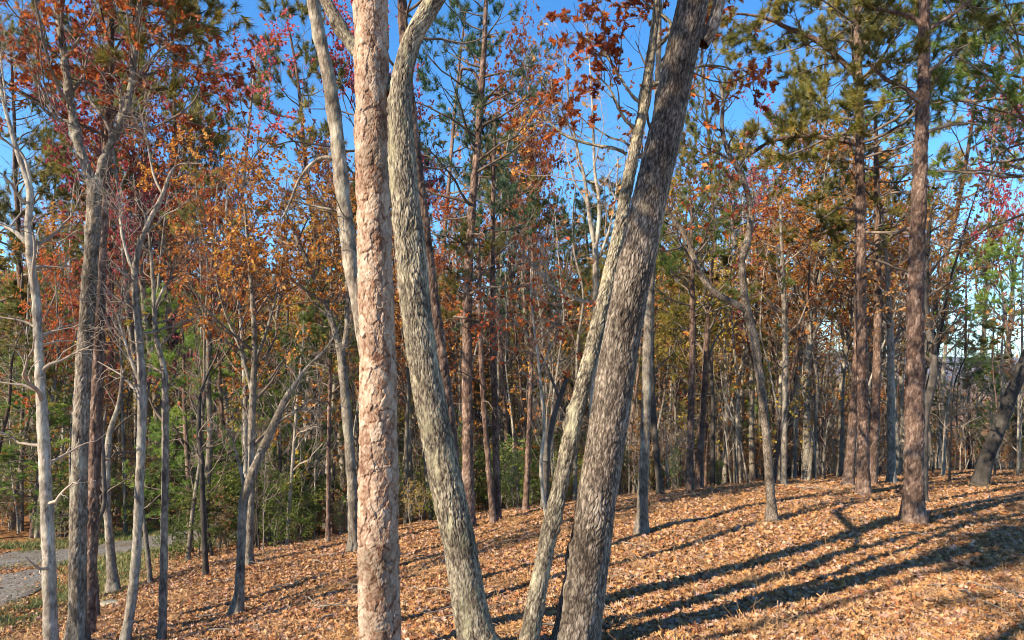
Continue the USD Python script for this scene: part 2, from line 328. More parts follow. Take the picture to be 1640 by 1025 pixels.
def bark(kind, rng, R, th, v):
    """(outward displacement in metres, tone) of bark at angle th, height v on a trunk of mean radius R."""
    L = float(v.max())
    q = np.stack([R * np.cos(th), R * np.sin(th), v], -1).reshape(-1, 3)
    nz = lambda s, o, seed, st=1.: meshkit.fbm(q * [s, s, s * st], o, seed)
    if kind == 'plates':
        wq = q + (np.stack([nz(16, 3, 1), nz(16, 3, 2), nz(16, 3, 3)], -1) - .5) * .042
        out, tone = np.zeros(len(q)), np.zeros(len(q))
        for w, h, amp, crack in ((.066, .12, .010, .006), (.034, .055, .006, .003), (.016, .022, .0028, .0005)):
            kd, st, rr = shell_cells(rng, R, L, w, h)
            d, i = kd.query(wq * [1, 1, st], k=2)
            e = (d[:, 1] - d[:, 0]) / w
            rel = (wq * [1, 1, st] - kd.data[i[:, 0]]) / w
            lift = rr[i[:, 0], 0] + (rr[i[:, 0], 1] - .5) * 1.2 * (rel[:, 2]) + (rr[i[:, 0], 2] - .5) * .9 * rel[:, 0]
            edge = np.clip(e / .10, 0, 1)
            out += amp * (lift - .5) - crack * (1 - edge) ** 2
            tone += .26 * (rr[i[:, 0], 3] - .5) - (.16 * (1 - edge) if w > .02 else 0)
        out += (nz(60, 3, 8) - .5) * .006
        tone += .34 + (nz(5, 3, 6) - .5) * .3
    elif kind in ('oak', 'lichen'):
        w, h = (.0155, .07) if kind == 'oak' else (.015, .065)
        wq = q + (np.stack([nz(22, 3, 1, .35), nz(22, 3, 2, .35), nz(22, 3, 3, .35)], -1) - .5) * .05
        kd, st, rr = shell_cells(rng, R, L, w, h)
        d, i = kd.query(wq * [1, 1, st], k=2)
        e = np.clip((d[:, 1] - d[:, 0]) / w, 0, 1)
        ridge_ = np.clip(e / .45, 0, 1) ** .6
        big = np.clip(.35 + 2.6 * (nz(2.2, 3, 14, .7) - .38), .35, 1.35)
        out = big * (.0085 * (ridge_ - .6) + .005 * (rr[i[:, 0], 0] - .5) * ridge_) + (nz(80, 3, 8, .5) - .5) * .010
        for kn in range(int(L * 1.1)):                                # healed branch scars
            ka, kv, ks = rng.uniform(0, 2 * math.pi), rng.uniform(.2, L), rng.uniform(.025, .05)
            dk = np.linalg.norm((q - [R * math.cos(ka), R * math.sin(ka), kv]) * [1, 1, .8], axis=1) / ks
            out += ks * (.45 * np.exp(-(dk - .9) ** 2 * 2.2) - .25 * np.exp(-dk ** 2 * 4))
        tone = (-.03 if kind == 'oak' else .02) + .46 * ridge_ * np.clip(big, .7, 1) + .24 * (rr[i[:, 0], 3] - .5) + (nz(4, 3, 6) - .5) * .3
    elif kind == 'pine':
        wq = q + (np.stack([nz(14, 3, 1, .5), nz(14, 3, 2, .5), nz(14, 3, 3, .5)], -1) - .5) * .06
        kd, st, rr = shell_cells(rng, R, L, .05, .10)
        d, i = kd.query(wq * [1, 1, st], k=2)
        e = np.clip((d[:, 1] - d[:, 0]) / .05 / .3, 0, 1)
        out = .010 * (e - .6) + .012 * (rr[i[:, 0], 0] - .5) * e
        tone = .05 + .22 * e + .3 * (rr[i[:, 0], 3] - .3) + (nz(2.5, 3, 6) - .5) * .3
    else:
        out = (nz(11, 4, 1, .6) - .5) * .035 * min(1, R / .08) + (nz(45, 2, 2, .5) - .5) * .006
        tone = .22 + (nz(9, 4, 4, .8) - .5) * .8
    return out.reshape(th.shape), tone.reshape(th.shape)

def trunk_mesh(pts, rad, kind, seed, ds=.06, nside=14, flare=0., seamless=True):
    rng = np.random.default_rng(seed)
    p, r, s = spline(pts, rad, ds)
    t, a, b = frames(p)
    n = len(p)
    th = np.arange(nside) * 2 * math.pi / nside
    if nside > 80: th = th - .5 * np.sin(th)                         # finer where it can be seen close
    TH, V = np.meshgrid(th, s, indexing='xy')
    R = float(np.median(r))
    dsp, tone = bark(kind, rng, R, TH, V)
    rr = r[:, None] * np.ones(nside)[None]
    if flare:
        lob = 1 + .35 * np.cos(TH * 4 + rng.uniform(0, 6)) + .25 * np.cos(TH * 3 + rng.uniform(0, 6))
        rr = rr * (1 + flare * np.exp(-np.maximum(V - .25, 0) / (2.0 * r[0])) * lob)
    wob = (meshkit.fbm(np.stack([np.cos(TH) * .8 + seed, np.sin(TH) * .8, V * 1.7 / max(R * 6, .4)], -1), 3, seed) - .5) * .18
    rr = rr * (1 + wob) + dsp * np.minimum(1, rr / R)
    vv = p[:, None] + rr[..., None] * (np.cos(TH)[..., None] * a[:, None] + np.sin(TH)[..., None] * b[:, None])
    i, j = np.meshgrid(np.arange(n - 1), np.arange(nside), indexing='ij')
    q = np.stack([i * nside + j, i * nside + (j + 1) % nside, (i + 1) * nside + (j + 1) % nside, (i + 1) * nside + j], -1).reshape(-1, 4)
    f = np.vstack([q[:, [0, 1, 2]], q[:, [0, 2, 3]]])
    V_ = vv.reshape(-1, 3)
    top = len(V_); V_ = np.vstack([V_, p[-1] + t[-1] * r[-1] * .4])
    j = np.arange(nside)
    f = np.vstack([f, np.stack([(n - 1) * nside + j, (n - 1) * nside + (j + 1) % nside, np.full(nside, top)], 1)])
    return V_, f, np.r_[tone.ravel(), tone.mean()]

# ------------------------------------------------------------------ growth: batches of branches, all at once
def kids(rng, pts, rad, n_per, trange, ang, length, nseg, wander, up, rr, by_t=None, flat=0., tip=.25):
    B, n, _ = pts.shape
    par = np.repeat(np.arange(B), n_per)
    M = len(par)
    t = trange[0] + (trange[1] - trange[0]) * ((np.tile(np.arange(n_per), B) + rng.random(M)) / n_per)
    x = t * (n - 1); i = np.minimum(x.astype(int), n - 2); w = (x - i)[:, None]
    p = pts[par, i] * (1 - w) + pts[par, i + 1] * w
    d = unit(pts[par, i + 1] - pts[par, i])
    r0 = rad[par, i] * (1 - w[:, 0]) + rad[par, i + 1] * w[:, 0]
    side = rng.normal(size=(M, 3)); side[:, 2] *= (1 - flat)
    side = unit(side - d * (side * d).sum(1, keepdims=True))
    a = np.radians(ang[0] + (ang[1] - ang[0]) * rng.random(M))[:, None]
    d = unit(d * np.cos(a) + side * np.sin(a))
    L = length * rng.uniform(.55, 1.15, M)
    if by_t is not None: L = L * by_t((t - trange[0]) / (trange[1] - trange[0]))
    out = [p]
    for k in range(nseg):
        d = unit(d + rng.normal(size=(M, 3)) * wander + np.array([0, 0, up]))
        p = p + d * (L / nseg)[:, None]
        out.append(p)
    R0 = np.minimum(r0 * rr, L * .05 + .004)
    R = R0[:, None] * np.linspace(1, tip, nseg + 1)[None]
    return np.stack(out, 1), np.maximum(R, .0022), par

def tubes(pts, rad, sides):
    B, n, _ = pts.shape
    t = unit(np.gradient(pts, axis=1))
    ref = np.where(np.abs(t[..., 2:]) < .9, [0, 0, 1.], [1., 0, 0])
    a = unit(np.cross(t, ref)); b = np.cross(t, a)
    an = np.arange(sides) * 2 * math.pi / sides
    v = pts[:, :, None] + rad[:, :, None, None] * (np.cos(an)[:, None] * a[:, :, None] + np.sin(an)[:, None] * b[:, :, None])
    k, i, j = np.meshgrid(np.arange(B), np.arange(n - 1), np.arange(sides), indexing='ij')
    o = k * n * sides
    q = np.stack([o + i * sides + j, o + i * sides + (j + 1) % sides, o + (i + 1) * sides + (j + 1) % sides, o + (i + 1) * sides + j], -1).reshape(-1, 4)
    return v.reshape(-1, 3), np.vstack([q[:, [0, 1, 2]], q[:, [0, 2, 3]]])

def merge(parts):
    o, V, Fc = 0, [], []
    for v, f in parts:
        V.append(v); Fc.append(f + o); o += len(v)
    return np.vstack(V), np.vstack(Fc)

LEAF = (np.array([(0, 0, 0), (.34, .42, .10), (0, 1, -.06), (-.34, .42, .10)]), np.array([(0, 1, 2), (0, 2, 3)]))
def lobed():
    out = [(0, 0)]
    half = [(.05, .08), (.22, .22), (.12, .32), (.36, .48), (.14, .55), (.30, .74), (.10, .78), (0, 1.0)]
    c = [(0, .04, 0), (0, .33, -.03), (0, .56, -.03), (0, .78, -.02), (0, 1, 0.05)]
    V, T = [], []
    V += c
    for s in (1, -1):
        o = len(V)
        V += [(s * .25, .20, .06), (s * .10, .31, .02), (s * .40, .52, .10), (s * .12, .55, .02), (s * .30, .78, .08), (s * .09, .80, .02)]
        T += [(0, o, 1), (1, o, o + 1), (1, o + 1, o + 2), (1, o + 2, 2), (2, o + 2, o + 3), (2, o + 3, o + 4), (2, o + 4, 3), (3, o + 4, o + 5), (3, o + 5, 4)]
    return np.array(V, float), np.array(T)
LOBED = lobed()
def tuft(k, seed, spread=(15, 75), wid=.055):
    rng = np.random.default_rng(seed); V, T = [], []
    for i in range(k):
        a, e = rng.uniform(0, 6.28), math.radians(rng.uniform(*spread))
        d = np.array([math.sin(e) * math.cos(a), math.cos(e), math.sin(e) * math.sin(a)]) * rng.uniform(.75, 1.1)
        s = unit(np.cross(d, rng.normal(size=3))) * wid
        b = np.array([0, rng.uniform(-.3, .1), 0]); o = len(V)
        V += [b + s, b - s, b + d]; T.append((o, o + 1, o + 2))
    return np.array(V), np.array(T)
TUFT = tuft(16, 1, wid=.03)
TUFT_FAR = tuft(15, 2, spread=(8, 62), wid=.028)

def scatter_leaves(rng, pos, dirs, size, tmpl, rnd, droop=0., jitter=.8):
    """One leaf of the template at every position, pointing roughly along dirs."""
    tv, tf = tmpl
    N = len(pos)
    y = unit(dirs + rng.normal(size=(N, 3)) * jitter + np.array([0, 0, -droop]))
    z = rng.normal(size=(N, 3)); z[:, 2] += .8
    x = unit(np.cross(y, z)); z = np.cross(x, y)
    s = (size * rng.uniform(.65, 1.25, N))[:, None, None]
    v = pos[:, None] + s * (tv[None, :, 0:1] * x[:, None] + tv[None, :, 1:2] * y[:, None] + tv[None, :, 2:3] * z[:, None])
    f = (np.arange(N) * len(tv))[:, None, None] + tf[None]
    return v.reshape(-1, 3), f.reshape(-1, 3), np.repeat(np.clip(rnd, 0, 1), len(tv))

def along(rng, pts, n_per, lo=.2):
    B, n, _ = pts.shape
    par = np.repeat(np.arange(B), n_per)
    t = rng.uniform(lo, 1, len(par)) * (n - 1); i = np.minimum(t.astype(int), n - 2); w = (t - i)[:, None]
    return pts[par, i] * (1 - w) + pts[par, i + 1] * w, unit(pts[par, i + 1] - pts[par, i]), par

def resample(p, r, n):
    t = np.linspace(0, len(p) - 1, n); i = np.arange(len(p))
    return np.stack([np.interp(t, i, p[:, k]) for k in range(3)], 1), np.interp(t, i, r)

def crown_geo(rng, axes, spec):
    """axes: list of (points, radii) of trunk and limbs. Returns (wood list of (v, f), (leaf v, f, rnd) or None)."""
    k = dict(spec)
    wood, leaf = [], None
    A = [resample(p, r, 12) for p, r in axes]
    ap, ar = np.stack([a[0] for a in A]), np.stack([a[1] for a in A])
    kind = k.get('kind', 'broad')
    if kind == 'broad':
        L = k.get('len', 2.2)
        p1, r1, _ = kids(rng, ap, ar, k.get('n1', 16), k.get('t', (.35, 1.)), k.get('ang', (30, 62)), L, 8, .13, .07, .55, lambda t: 1.05 - .55 * t)
        p2, r2, _ = kids(rng, p1, r1, k.get('n2', 6), (.2, 1.), (25, 60), L * .42, 6, .2, .05, .6)
        p3, r3, par3 = kids(rng, p2, r2, k.get('n3', 5), (.15, 1.), (25, 65), L * .19, 3, .24, .0, .6)
        wood = [tubes(p1, r1, 6), tubes(p2, r2, 4), tubes(p3, r3, 3)]
        if k.get('leaves', 8):
            keep = rng.random(len(p3)) < k.get('fill', .85)
            q3 = p3[keep]
            pos, d, par = along(rng, q3, k['leaves'] if 'leaves' in k else 8)
            hue = rng.normal(.5, .16, len(p1))
            l1 = par3[keep][par] // k.get('n2', 6)
            rnd = hue[l1] + rng.normal(0, .17, len(pos))
            leaf = scatter_leaves(rng, pos, d, k.get('size', .11), LOBED if k.get('lobed') else LEAF, rnd, droop=.35)
    elif kind == 'bare':
        L = k.get('len', 1.8)
        p1, r1, _ = kids(rng, ap, ar, k.get('n1', 12), k.get('t', (.3, 1.)), k.get('ang', (30, 70)), L, 8, .2, .06, .5, lambda t: 1.05 - .5 * t)
        p2, r2, _ = kids(rng, p1, r1, k.get('n2', 5), (.2, 1.), (25, 60), L * .42, 6, .25, .04, .6)
        p3, r3, _ = kids(rng, p2, r2, k.get('n3', 4), (.2, 1.), (25, 60), L * .2, 3, .25, .02, .6)
        wood = [tubes(p1, r1, 5), tubes(p2, r2, 4), tubes(p3, r3, 3)]
        if k.get('leaves'):
            pos, d, par = along(rng, p3[rng.random(len(p3)) < k.get('fill', .3)], k['leaves'])
            leaf = scatter_leaves(rng, pos, d, k.get('size', .1), LEAF, rng.normal(.5, .22, len(pos)), droop=.4)
    elif kind == 'dead':
        L = k.get('len', 1.2)
        p1, r1, _ = kids(rng, ap, ar, k.get('n1', 8), k.get('t', (.3, .8)), k.get('ang', (60, 100)), L, 8, .17, .0, .35, flat=.6)
        p2, r2, _ = kids(rng, p1, r1, k.get('n2', 3), (.3, 1.), (25, 60), L * .35, 5, .25, .03, .6)
        wood = [tubes(p1, r1, 5), tubes(p2, r2, 3)]
    else:                                                            # pine
        L = k.get('len', 2.0)
        p1, r1, _ = kids(rng, ap, ar, k.get('n1', 26), k.get('t', (.4, 1.)), k.get('ang', (55, 95)), L, 8, .12, k.get('up', .05), .42, lambda t: 1.1 - .8 * t, flat=.7)
        p2, r2, _ = kids(rng, p1, r1, k.get('n2', 6), (.35, 1.), (25, 60), L * .33, 5, .18, .06, .6, flat=.5)
        p3, r3, par3 = kids(rng, p2, r2, k.get('n3', 3), (.3, 1.), (20, 50), L * .13, 3, .2, .08, .6)
        wood = [tubes(p1, r1, 5), tubes(p2, r2, 4), tubes(p3, r3, 3)]
        pos, d, par = along(rng, p3, k.get('tufts', 4), .3)
        pos2, d2, _ = along(rng, p2, 2, .8)
        hue = rng.normal(.45, .16, len(p1))
        rnd = np.r_[hue[par3[par] // k.get('n2', 6)] + rng.normal(0, .17, len(pos)), rng.normal(.45, .2, len(pos2))]
        leaf = scatter_leaves(rng, np.vstack([pos, pos2]), np.vstack([d, d2]), k.get('size', .13), k.get('tmpl', TUFT_FAR), rnd, droop=-.1, jitter=.45)
    return wood, leaf

# ------------------------------------------------------------------ trees traced from the photograph
SLIM = .82                                                           # widths were read at the outermost bark and lichen
def to_axis(path, Y):
    pts = np.array([P(c[0], c[1], c[3] if len(c) > 3 else Y) for c in path])
    rad = np.array([c[2] / 2 / F * (c[3] if len(c) > 3 else Y) for c in path]) * SLIM
    return pts, rad

def put_foliage(root, base, wood, leaf, wmat, lmat, name='crown', named=0):
    if wood:
        v, f = merge(wood)
        tag(put(f'{root.GetPath()}/twigs', v - base, f, wmat, smooth=True), kind='stuff')
    if leaf is not None:
        v, f, rnd = leaf
        if named:                                                    # the leaves that show one by one are parts
            tv = len(LOBED[0]); n = len(v) // tv; tf = len(LOBED[1])
            cen = v.reshape(n, tv, 3).mean(1)
            scr = np.c_[CX + cen[:, 0] / cen[:, 1] * F, HOR - cen[:, 2] / cen[:, 1] * F]
            ok = (cen[:, 1] > 1) & (scr[:, 0] > 0) & (scr[:, 0] < 1640) & (scr[:, 1] > 0) & (scr[:, 1] < 1025)
            pick = np.nonzero(ok)[0][np.argsort(cen[ok, 1])[:named]]
            f0 = LOBED[1]
            for k in pick:
                put(f'{root.GetPath()}/leaf', v[k * tv:(k + 1) * tv] - base, f0, lmat, pv={'rnd': rnd[k * tv:(k + 1) * tv]})
            rest = np.setdiff1d(np.arange(n), pick)
            v = v.reshape(n, tv, 3)[rest].reshape(-1, 3); rnd = rnd.reshape(n, tv)[rest].ravel()
            f = ((np.arange(len(rest)) * tv)[:, None, None] + f0[None]).reshape(-1, 3)
        if len(v):
            tag(put(f'{root.GetPath()}/{name}', v - base, f, lmat, pv={'rnd': rnd}), kind='stuff')

SEED = [100]
def tree(name, label, cat, path, Y, bk, bmat, ds=.05, ns=16, flare=.6, limbs=(), crowns=(), group=None, upper=None, root=True, limb_ds=None):
    SEED[0] += 1; seed = SEED[0]
    rng = np.random.default_rng(seed)
    pts, rad = to_axis(path, Y)
    if root:
        pts[0, 2] = gz(pts[0, 0], pts[0, 1])
        d = unit(pts[0] - pts[1])
        pts = np.vstack([pts[0] + d * .25 + [0, 0, -.05], pts]); rad = np.r_[rad[0], rad]
    base = np.array([pts[1 if root else 0, 0], pts[1 if root else 0, 1], pts[1 if root else 0, 2]])
    t = thing(name, base, label, cat, group)
    v, f, tone = trunk_mesh(pts, rad, bk, seed, ds, ns, flare if root else 0)
    put(f'{t.GetPath()}/trunk', v - base, f, bmat, smooth=True, pv={'tone': tone})
    axes = {'trunk': spline(pts, rad, .1)[:2]}
    if upper:
        up, ur = to_axis(upper, Y)
        v, f, tone = trunk_mesh(up, ur, bk, seed + 5000, .08, 20)
        put(f'{t.GetPath()}/upper_trunk', v - base, f, bmat, smooth=True, pv={'tone': tone})
        axes['upper'] = spline(up, ur, .1)[:2]
    lax = []
    for k, l in enumerate(limbs):
        lp, lr = to_axis(l, Y)
        v, f, tone = trunk_mesh(lp, lr, bk if bk not in ('plates',) else 'pine', seed + 7000 + k, limb_ds or max(ds, .03), max(8, ns // 2))
        put(f'{t.GetPath()}/limb', v - base, f, bmat, smooth=True, pv={'tone': tone})
        lax.append(spline(lp, lr, .1)[:2])
    for (which, spec, lmat, wmat) in crowns:
        ax = [axes['trunk']] if which == 'trunk' else [axes['upper']] if which == 'upper' else lax if which == 'limbs' else [axes['trunk']] + lax
        wood, leaf = crown_geo(rng, ax, spec)
        put_foliage(t, base, wood, leaf, wmat, lmat, named=spec.get('named', 0))
    return t

# --- the foreground trunks
tree('pine_tree', 'large straight pine with flaky pinkish tan bark plates in the centre foreground', 'pine tree',
     [(608, 1068, 81), (608, 1025, 78), (605, 800, 77), (606, 640, 71), (602, 480, 67), (596, 240, 66), (594, 0, 65), (593, -130, 64)], 5.2, 'plates', 'bark_plates', ds=.0074, ns=150, flare=.1,
     upper=[(593, -125, 54), (590, -600, 44), (588, -1100, 34), (586, -1700, 12)],
     crowns=[('upper', dict(kind='pine', t=(.35, 1.), n1=30, len=2.6, size=.15), 'needle_olive', 'twig')])
tree('oak_tree', 'thick grey oak leaning left just right of the flaky pine, dark forked top', 'oak tree',
     [(772, 1045, 76), (766, 1025, 66), (737, 880, 62), (704, 720, 61), (675, 560, 60), (657, 400, 59), (645, 260, 54), (641, 170, 46), (644, 120, 40), (656, 72, 37), (674, 34, 36), (695, 3, 34), (730, -60, 30), (770, -240, 22), (790, -500, 8)], 4.8, 'lichen', 'bark_lichen', ds=.0075, ns=160, flare=.3,
     limbs=[[(648, 225, 20, 4.84), (642, 165, 22, 5.1), (606, 115, 28, 5.5), (566, 76, 26, 5.9), (538, 30, 24, 6.0), (520, 0, 22, 6.0), (500, -60, 18, 6.1), (470, -300, 8, 6.2)]],
     crowns=[('all', dict(n1=9, n2=5, n3=4, t=(.72, 1.), len=1.9, leaves=4, fill=.35, size=.09), 'leaf_rust', 'twig')], limb_ds=.015)
tree('oak_tree', 'biggest dark grey oak trunk leaning right in the foreground', 'oak tree',
     [(918, 1060, 92), (922, 1025, 82), (948, 850, 76), (983, 620, 74), (1013, 450, 70), (1050, 280, 65), (1082, 130, 62), (1110, 0, 60), (1122, -60, 57)], 5.0, 'oak', 'bark_oak', ds=.0078, ns=190, flare=.3,
     upper=[(1120, -55, 56), (1150, -250, 50), (1165, -500, 38), (1180, -900, 14)],
     limbs=[[(1124, 70, 30), (1142, 40, 24), (1160, -30, 20), (1210, -200, 14), (1260, -420, 6)]],
     crowns=[('upper', dict(n1=14, n2=6, n3=4, t=(.3, 1.), len=2.4, leaves=4, fill=.5, size=.12), 'leaf_orange', 'twig')], limb_ds=.02)
tree('oak_tree', 'slimmer lichen-spotted oak leaning right, directly left of the biggest oak trunk', 'oak tree',
     [(842, 1050, 40, 4.85), (847, 1025, 36, 4.85), (870, 900, 34, 4.9), (899, 770, 32, 5.0), (928, 640, 31, 5.12), (953, 540, 29, 5.28), (972, 460, 27, 5.4), (990, 380, 25, 5.5), (1008, 280, 23, 5.6), (1027, 190, 20, 5.7), (1041, 100, 17, 5.7), (1049, 40, 15, 5.7), (1056, -40, 12, 5.7), (1066, -200, 8, 5.7)], 5.7, 'lichen', 'bark_lichen', ds=.011, ns=84, flare=.3,
     limbs=[[(1004, 247, 7), (985, 238, 6), (950, 232, 6), (915, 222, 5), (890, 205, 4), (872, 185, 3)],
            [(1032, 170, 8), (1010, 150, 6), (985, 110, 5), (960, 75, 4), (935, 60, 2.5)],
            [(1024, 210, 7), (1000, 190, 6), (975, 140, 4), (955, 120, 3)],
            [(1046, 80, 8), (1075, 40, 6), (1040, 10, 4), (1010, -20, 3)],
            [(1036, 140, 9), (1090, 120, 7), (1130, 105, 5), (1170, 110, 3)]],
     crowns=[('limbs', dict(n1=5, n2=3, n3=3, t=(.35, 1.), len=.6, leaves=8, fill=.75, size=.064, lobed=True, named=290), 'leaf_rust', 'twig')], limb_ds=.03)
tree('oak_tree', 'pale grey slanting trunk passing behind the flaky pine from upper left', 'oak tree',
     [(612, 985, 34), (610, 900, 32), (602, 700, 31), (594, 600, 31), (580, 520, 30), (562, 420, 29), (549, 310, 28), (540, 220, 27), (527, 130, 26), (508, 40, 24), (498, -20, 22), (480, -200, 18), (470, -500, 8)], 6.4, 'grey', 'bark_grey', ds=.015, ns=60,
     limbs=[[(567, 440, 8), (545, 340, 5), (500, 330, 4), (470, 320, 3)], [(540, 255, 9), (520, 252, 7), (500, 262, 6), (478, 290, 5), (462, 330, 4), (452, 350, 3)]],
     crowns=[('limbs', dict(kind='bare', n1=5, n2=3, n3=2, len=.7), None, 'twig')])
tree('pine_tree', 'dark brown pine stem mostly hidden behind the left-leaning grey oak', 'pine tree',
     [(745, 900, 26), (715, 640, 25), (694, 480, 24), (682, 390, 23), (672, 300, 22), (660, 200, 21), (652, 120, 20), (645, 30, 18), (640, -80, 17), (630, -400, 10)], 8.0, 'pine', 'bark_pine', ds=.02, ns=44,
     crowns=[('trunk', dict(kind='pine', t=(.72, 1.), n1=12, len=1.7, size=.13), 'needle_olive', 'twig'), ('trunk', dict(kind='dead', t=(.5, .75), n1=8, len=1.5), None, 'twig')])
# --- the left bank
tree('bare_tree', 'slim pale grey trunk nearest the left edge, bare crooked limbs above', 'tree',
     [(84, 1060, 28), (82, 1025, 25), (78, 900, 24), (71, 720, 21), (63, 580, 17), (58, 480, 15), (48, 400, 14), (45, 350, 13), (50, 310, 12), (36, 268, 10), (18, 210, 8), (5, 160, 6), (-10, 80, 4)], 7.0, 'smooth', 'bark_pale', ds=.02, ns=36,
     limbs=[[(43, 390, 10), (25, 372, 8), (5, 360, 7), (-30, 345, 4)], [(50, 310, 7), (40, 255, 5), (20, 225, 4), (5, 125, 3), (-2, 60, 2)]],
     crowns=[('all', dict(kind='bare', n1=11, n2=4, n3=3, t=(.42, 1.), len=.9), None, 'twig_pale'), ('trunk', dict(kind='dead', t=(.2, .6), n1=7, n2=3, len=.55), None, 'twig_pale')])
tree('oak_tree', 'straight grey oak on the left bank forking into two limbs with red leaves', 'oak tree',
     [(122, 1040, 34), (124, 1000, 31), (125, 850, 30), (131, 650, 28), (141, 480, 27), (150, 350, 26), (152, 288, 26)], 8.0, 'oak', 'bark_grey', ds=.02, ns=60,
     limbs=[[(150, 300, 19), (136, 262, 18), (122, 215, 16), (113, 165, 15), (106, 110, 13), (97, 50, 12), (88, -10, 11), (80, -120, 8), (70, -300, 4)],
            [(154, 300, 15), (165, 262, 14), (186, 210, 13), (205, 170, 12), (213, 110, 11), (218, 60, 10), (224, 0, 9), (232, -120, 6), (245, -260, 3)],
            [(190, 205, 8), (196, 165, 6), (215, 130, 5), (245, 90, 4), (290, 60, 3)],
            [(118, 195, 7), (90, 190, 6), (60, 165, 5), (30, 150, 3)]],
     crowns=[('limbs', dict(n1=12, n2=5, n3=4, t=(.1, 1.), len=1.45, leaves=11, fill=.55, size=.066, lobed=True, ang=(35, 75)), 'leaf_rust', 'twig')])
tree('pine_tree', 'reddish brown pine pressed close behind the forked grey oak on the left', 'pine tree',
     [(140, 1000, 24), (149, 800, 22), (156, 600, 22), (160, 450, 20), (165, 350, 18), (172, 250, 15), (176, 130, 13), (178, 0, 11), (180, -200, 6)], 8.8, 'pine', 'bark_pine', ds=.025, ns=40,
     crowns=[('trunk', dict(kind='pine', t=(.66, 1.), n1=26, n2=6, len=2.2, size=.15, tufts=7), 'needle_olive', 'twig')])
tree('crooked_tree', 'crooked tan trunk third from the left, kinking right into bare limbs', 'tree',
     [(200, 1050, 19), (205, 1000, 17), (216, 920, 18), (223, 790, 17), (228, 640, 16), (223, 540, 14), (215, 440, 12), (222, 400, 10), (240, 350, 9), (258, 320, 8), (268, 290, 6), (280, 262, 4), (330, 262, 2.5)], 7.6, 'smooth', 'bark_pale', ds=.02, ns=30,
     limbs=[[(228, 620, 7), (215, 590, 6), (200, 545, 5), (188, 500, 3)], [(215, 435, 8), (203, 405, 6), (195, 370, 5), (192, 330, 3)], [(262, 312, 5), (246, 280, 4), (238, 240, 3), (228, 190, 2)]],
     crowns=[('all', dict(kind='bare', n1=9, n2=4, n3=3, t=(.45, 1.), len=.8), None, 'twig_pale')])
tree('slender_tree', 'slender pale tan stem right of the crooked trunk, snaking at mid height', 'tree',
     [(258, 1045, 16), (260, 1000, 15), (263, 850, 14), (265, 700, 13), (264, 600, 12), (258, 570, 10), (249, 540, 10), (247, 490, 8), (243, 420, 6), (238, 370, 4)], 7.8, 'smooth', 'bark_grey', ds=.02, ns=26,
     limbs=[[(247, 500, 5), (258, 470, 5), (275, 440, 4), (278, 420, 2)]],
     crowns=[('all', dict(kind='bare', n1=9, n2=4, n3=3, t=(.55, 1.), len=.8), None, 'twig')])
tree('leaning_tree', 'tan trunk with a curved foot that leans right and ends in a bare slanting limb', 'tree',
     [(378, 980, 24), (384, 940, 17), (386, 880, 16), (390, 800, 18), (402, 765, 19), (418, 725, 17), (434, 690, 15), (452, 650, 13), (470, 618, 11), (482, 606, 9)], 9.0, 'grey', 'bark_grey', ds=.025, ns=30,
     limbs=[[(393, 785, 9), (382, 740, 5), (372, 700, 3)], [(470, 618, 6), (490, 590, 5), (520, 560, 4), (545, 520, 2)], [(440, 680, 6), (470, 660, 5), (500, 640, 3)]],
     crowns=[('limbs', dict(kind='bare', n1=7, n2=4, n3=3, len=.9), None, 'twig_pale')])
tree('oak_tree', 'slim upright oak directly behind the curved-foot leaning trunk, orange crown', 'oak tree',
     [(398, 885, 16), (402, 780, 14), (404, 650, 13), (408, 560, 11), (404, 480, 9), (398, 400, 7), (392, 330, 5)], 13.0, 'smooth', 'bark_grey', ds=.04, ns=18,
     limbs=[[(405, 640, 7), (385, 560, 6), (360, 500, 4), (345, 440, 3)], [(407, 580, 7), (430, 520, 5), (445, 460, 4), (455, 400, 3)]],
     crowns=[('all', dict(n1=11, n2=5, n3=4, t=(.35, 1.), len=1.9, leaves=8, fill=.7, size=.08), 'leaf_orange', 'twig')])
tree('thin_tree', 'thin crooked stem with a knuckle at mid height, left of the curved-foot trunk', 'tree',
     [(330, 922, 11), (325, 810, 10), (322, 720, 9), (318, 700, 9), (320, 640, 7), (330, 605, 5), (340, 585, 3)], 12.4, 'smooth', 'bark_dark', ds=.04, ns=14, crowns=[('trunk', dict(kind='bare', n1=7, n2=3, n3=3, t=(.5, 1.), len=.8), None, 'twig')])
tree('roadside_tree', 'dark upright trunk standing on the near verge of the gravel road', 'tree',
     [(182, 946, 21), (176, 870, 15), (171, 800, 14), (172, 740, 13), (176, 690, 11), (190, 650, 8), (196, 590, 6)], 12.8, 'grey', 'bark_grey', ds=.04, ns=18, crowns=[('trunk', dict(kind='bare', n1=9, n2=4, n3=3, t=(.35, 1.), len=1.1), None, 'twig')])
tree('thin_tree', 'thin dark S-curved stem in front of the gravel road', 'tree',
     [(156, 996, 11), (153, 930, 9), (150, 880, 8), (155, 840, 9), (168, 805, 8), (166, 760, 8), (164, 700, 7), (170, 660, 5)], 10.6, 'smooth', 'bark_dark', ds=.03, ns=14, crowns=[('trunk', dict(kind='bare', n1=7, n2=3, n3=3, t=(.5, 1.), len=.7), None, 'twig')])
tree('thin_tree', 'thin slanting grey stem just right of the crooked tan trunk, by the road', 'tree',
     [(241, 948, 9), (236, 880, 8), (228, 820, 7), (222, 770, 6)], 13.0, 'smooth', 'bark_grey', ds=.04, ns=12, crowns=[('trunk', dict(kind='bare', n1=5, n2=3, n3=2, t=(.5, 1.), len=.7), None, 'twig')])
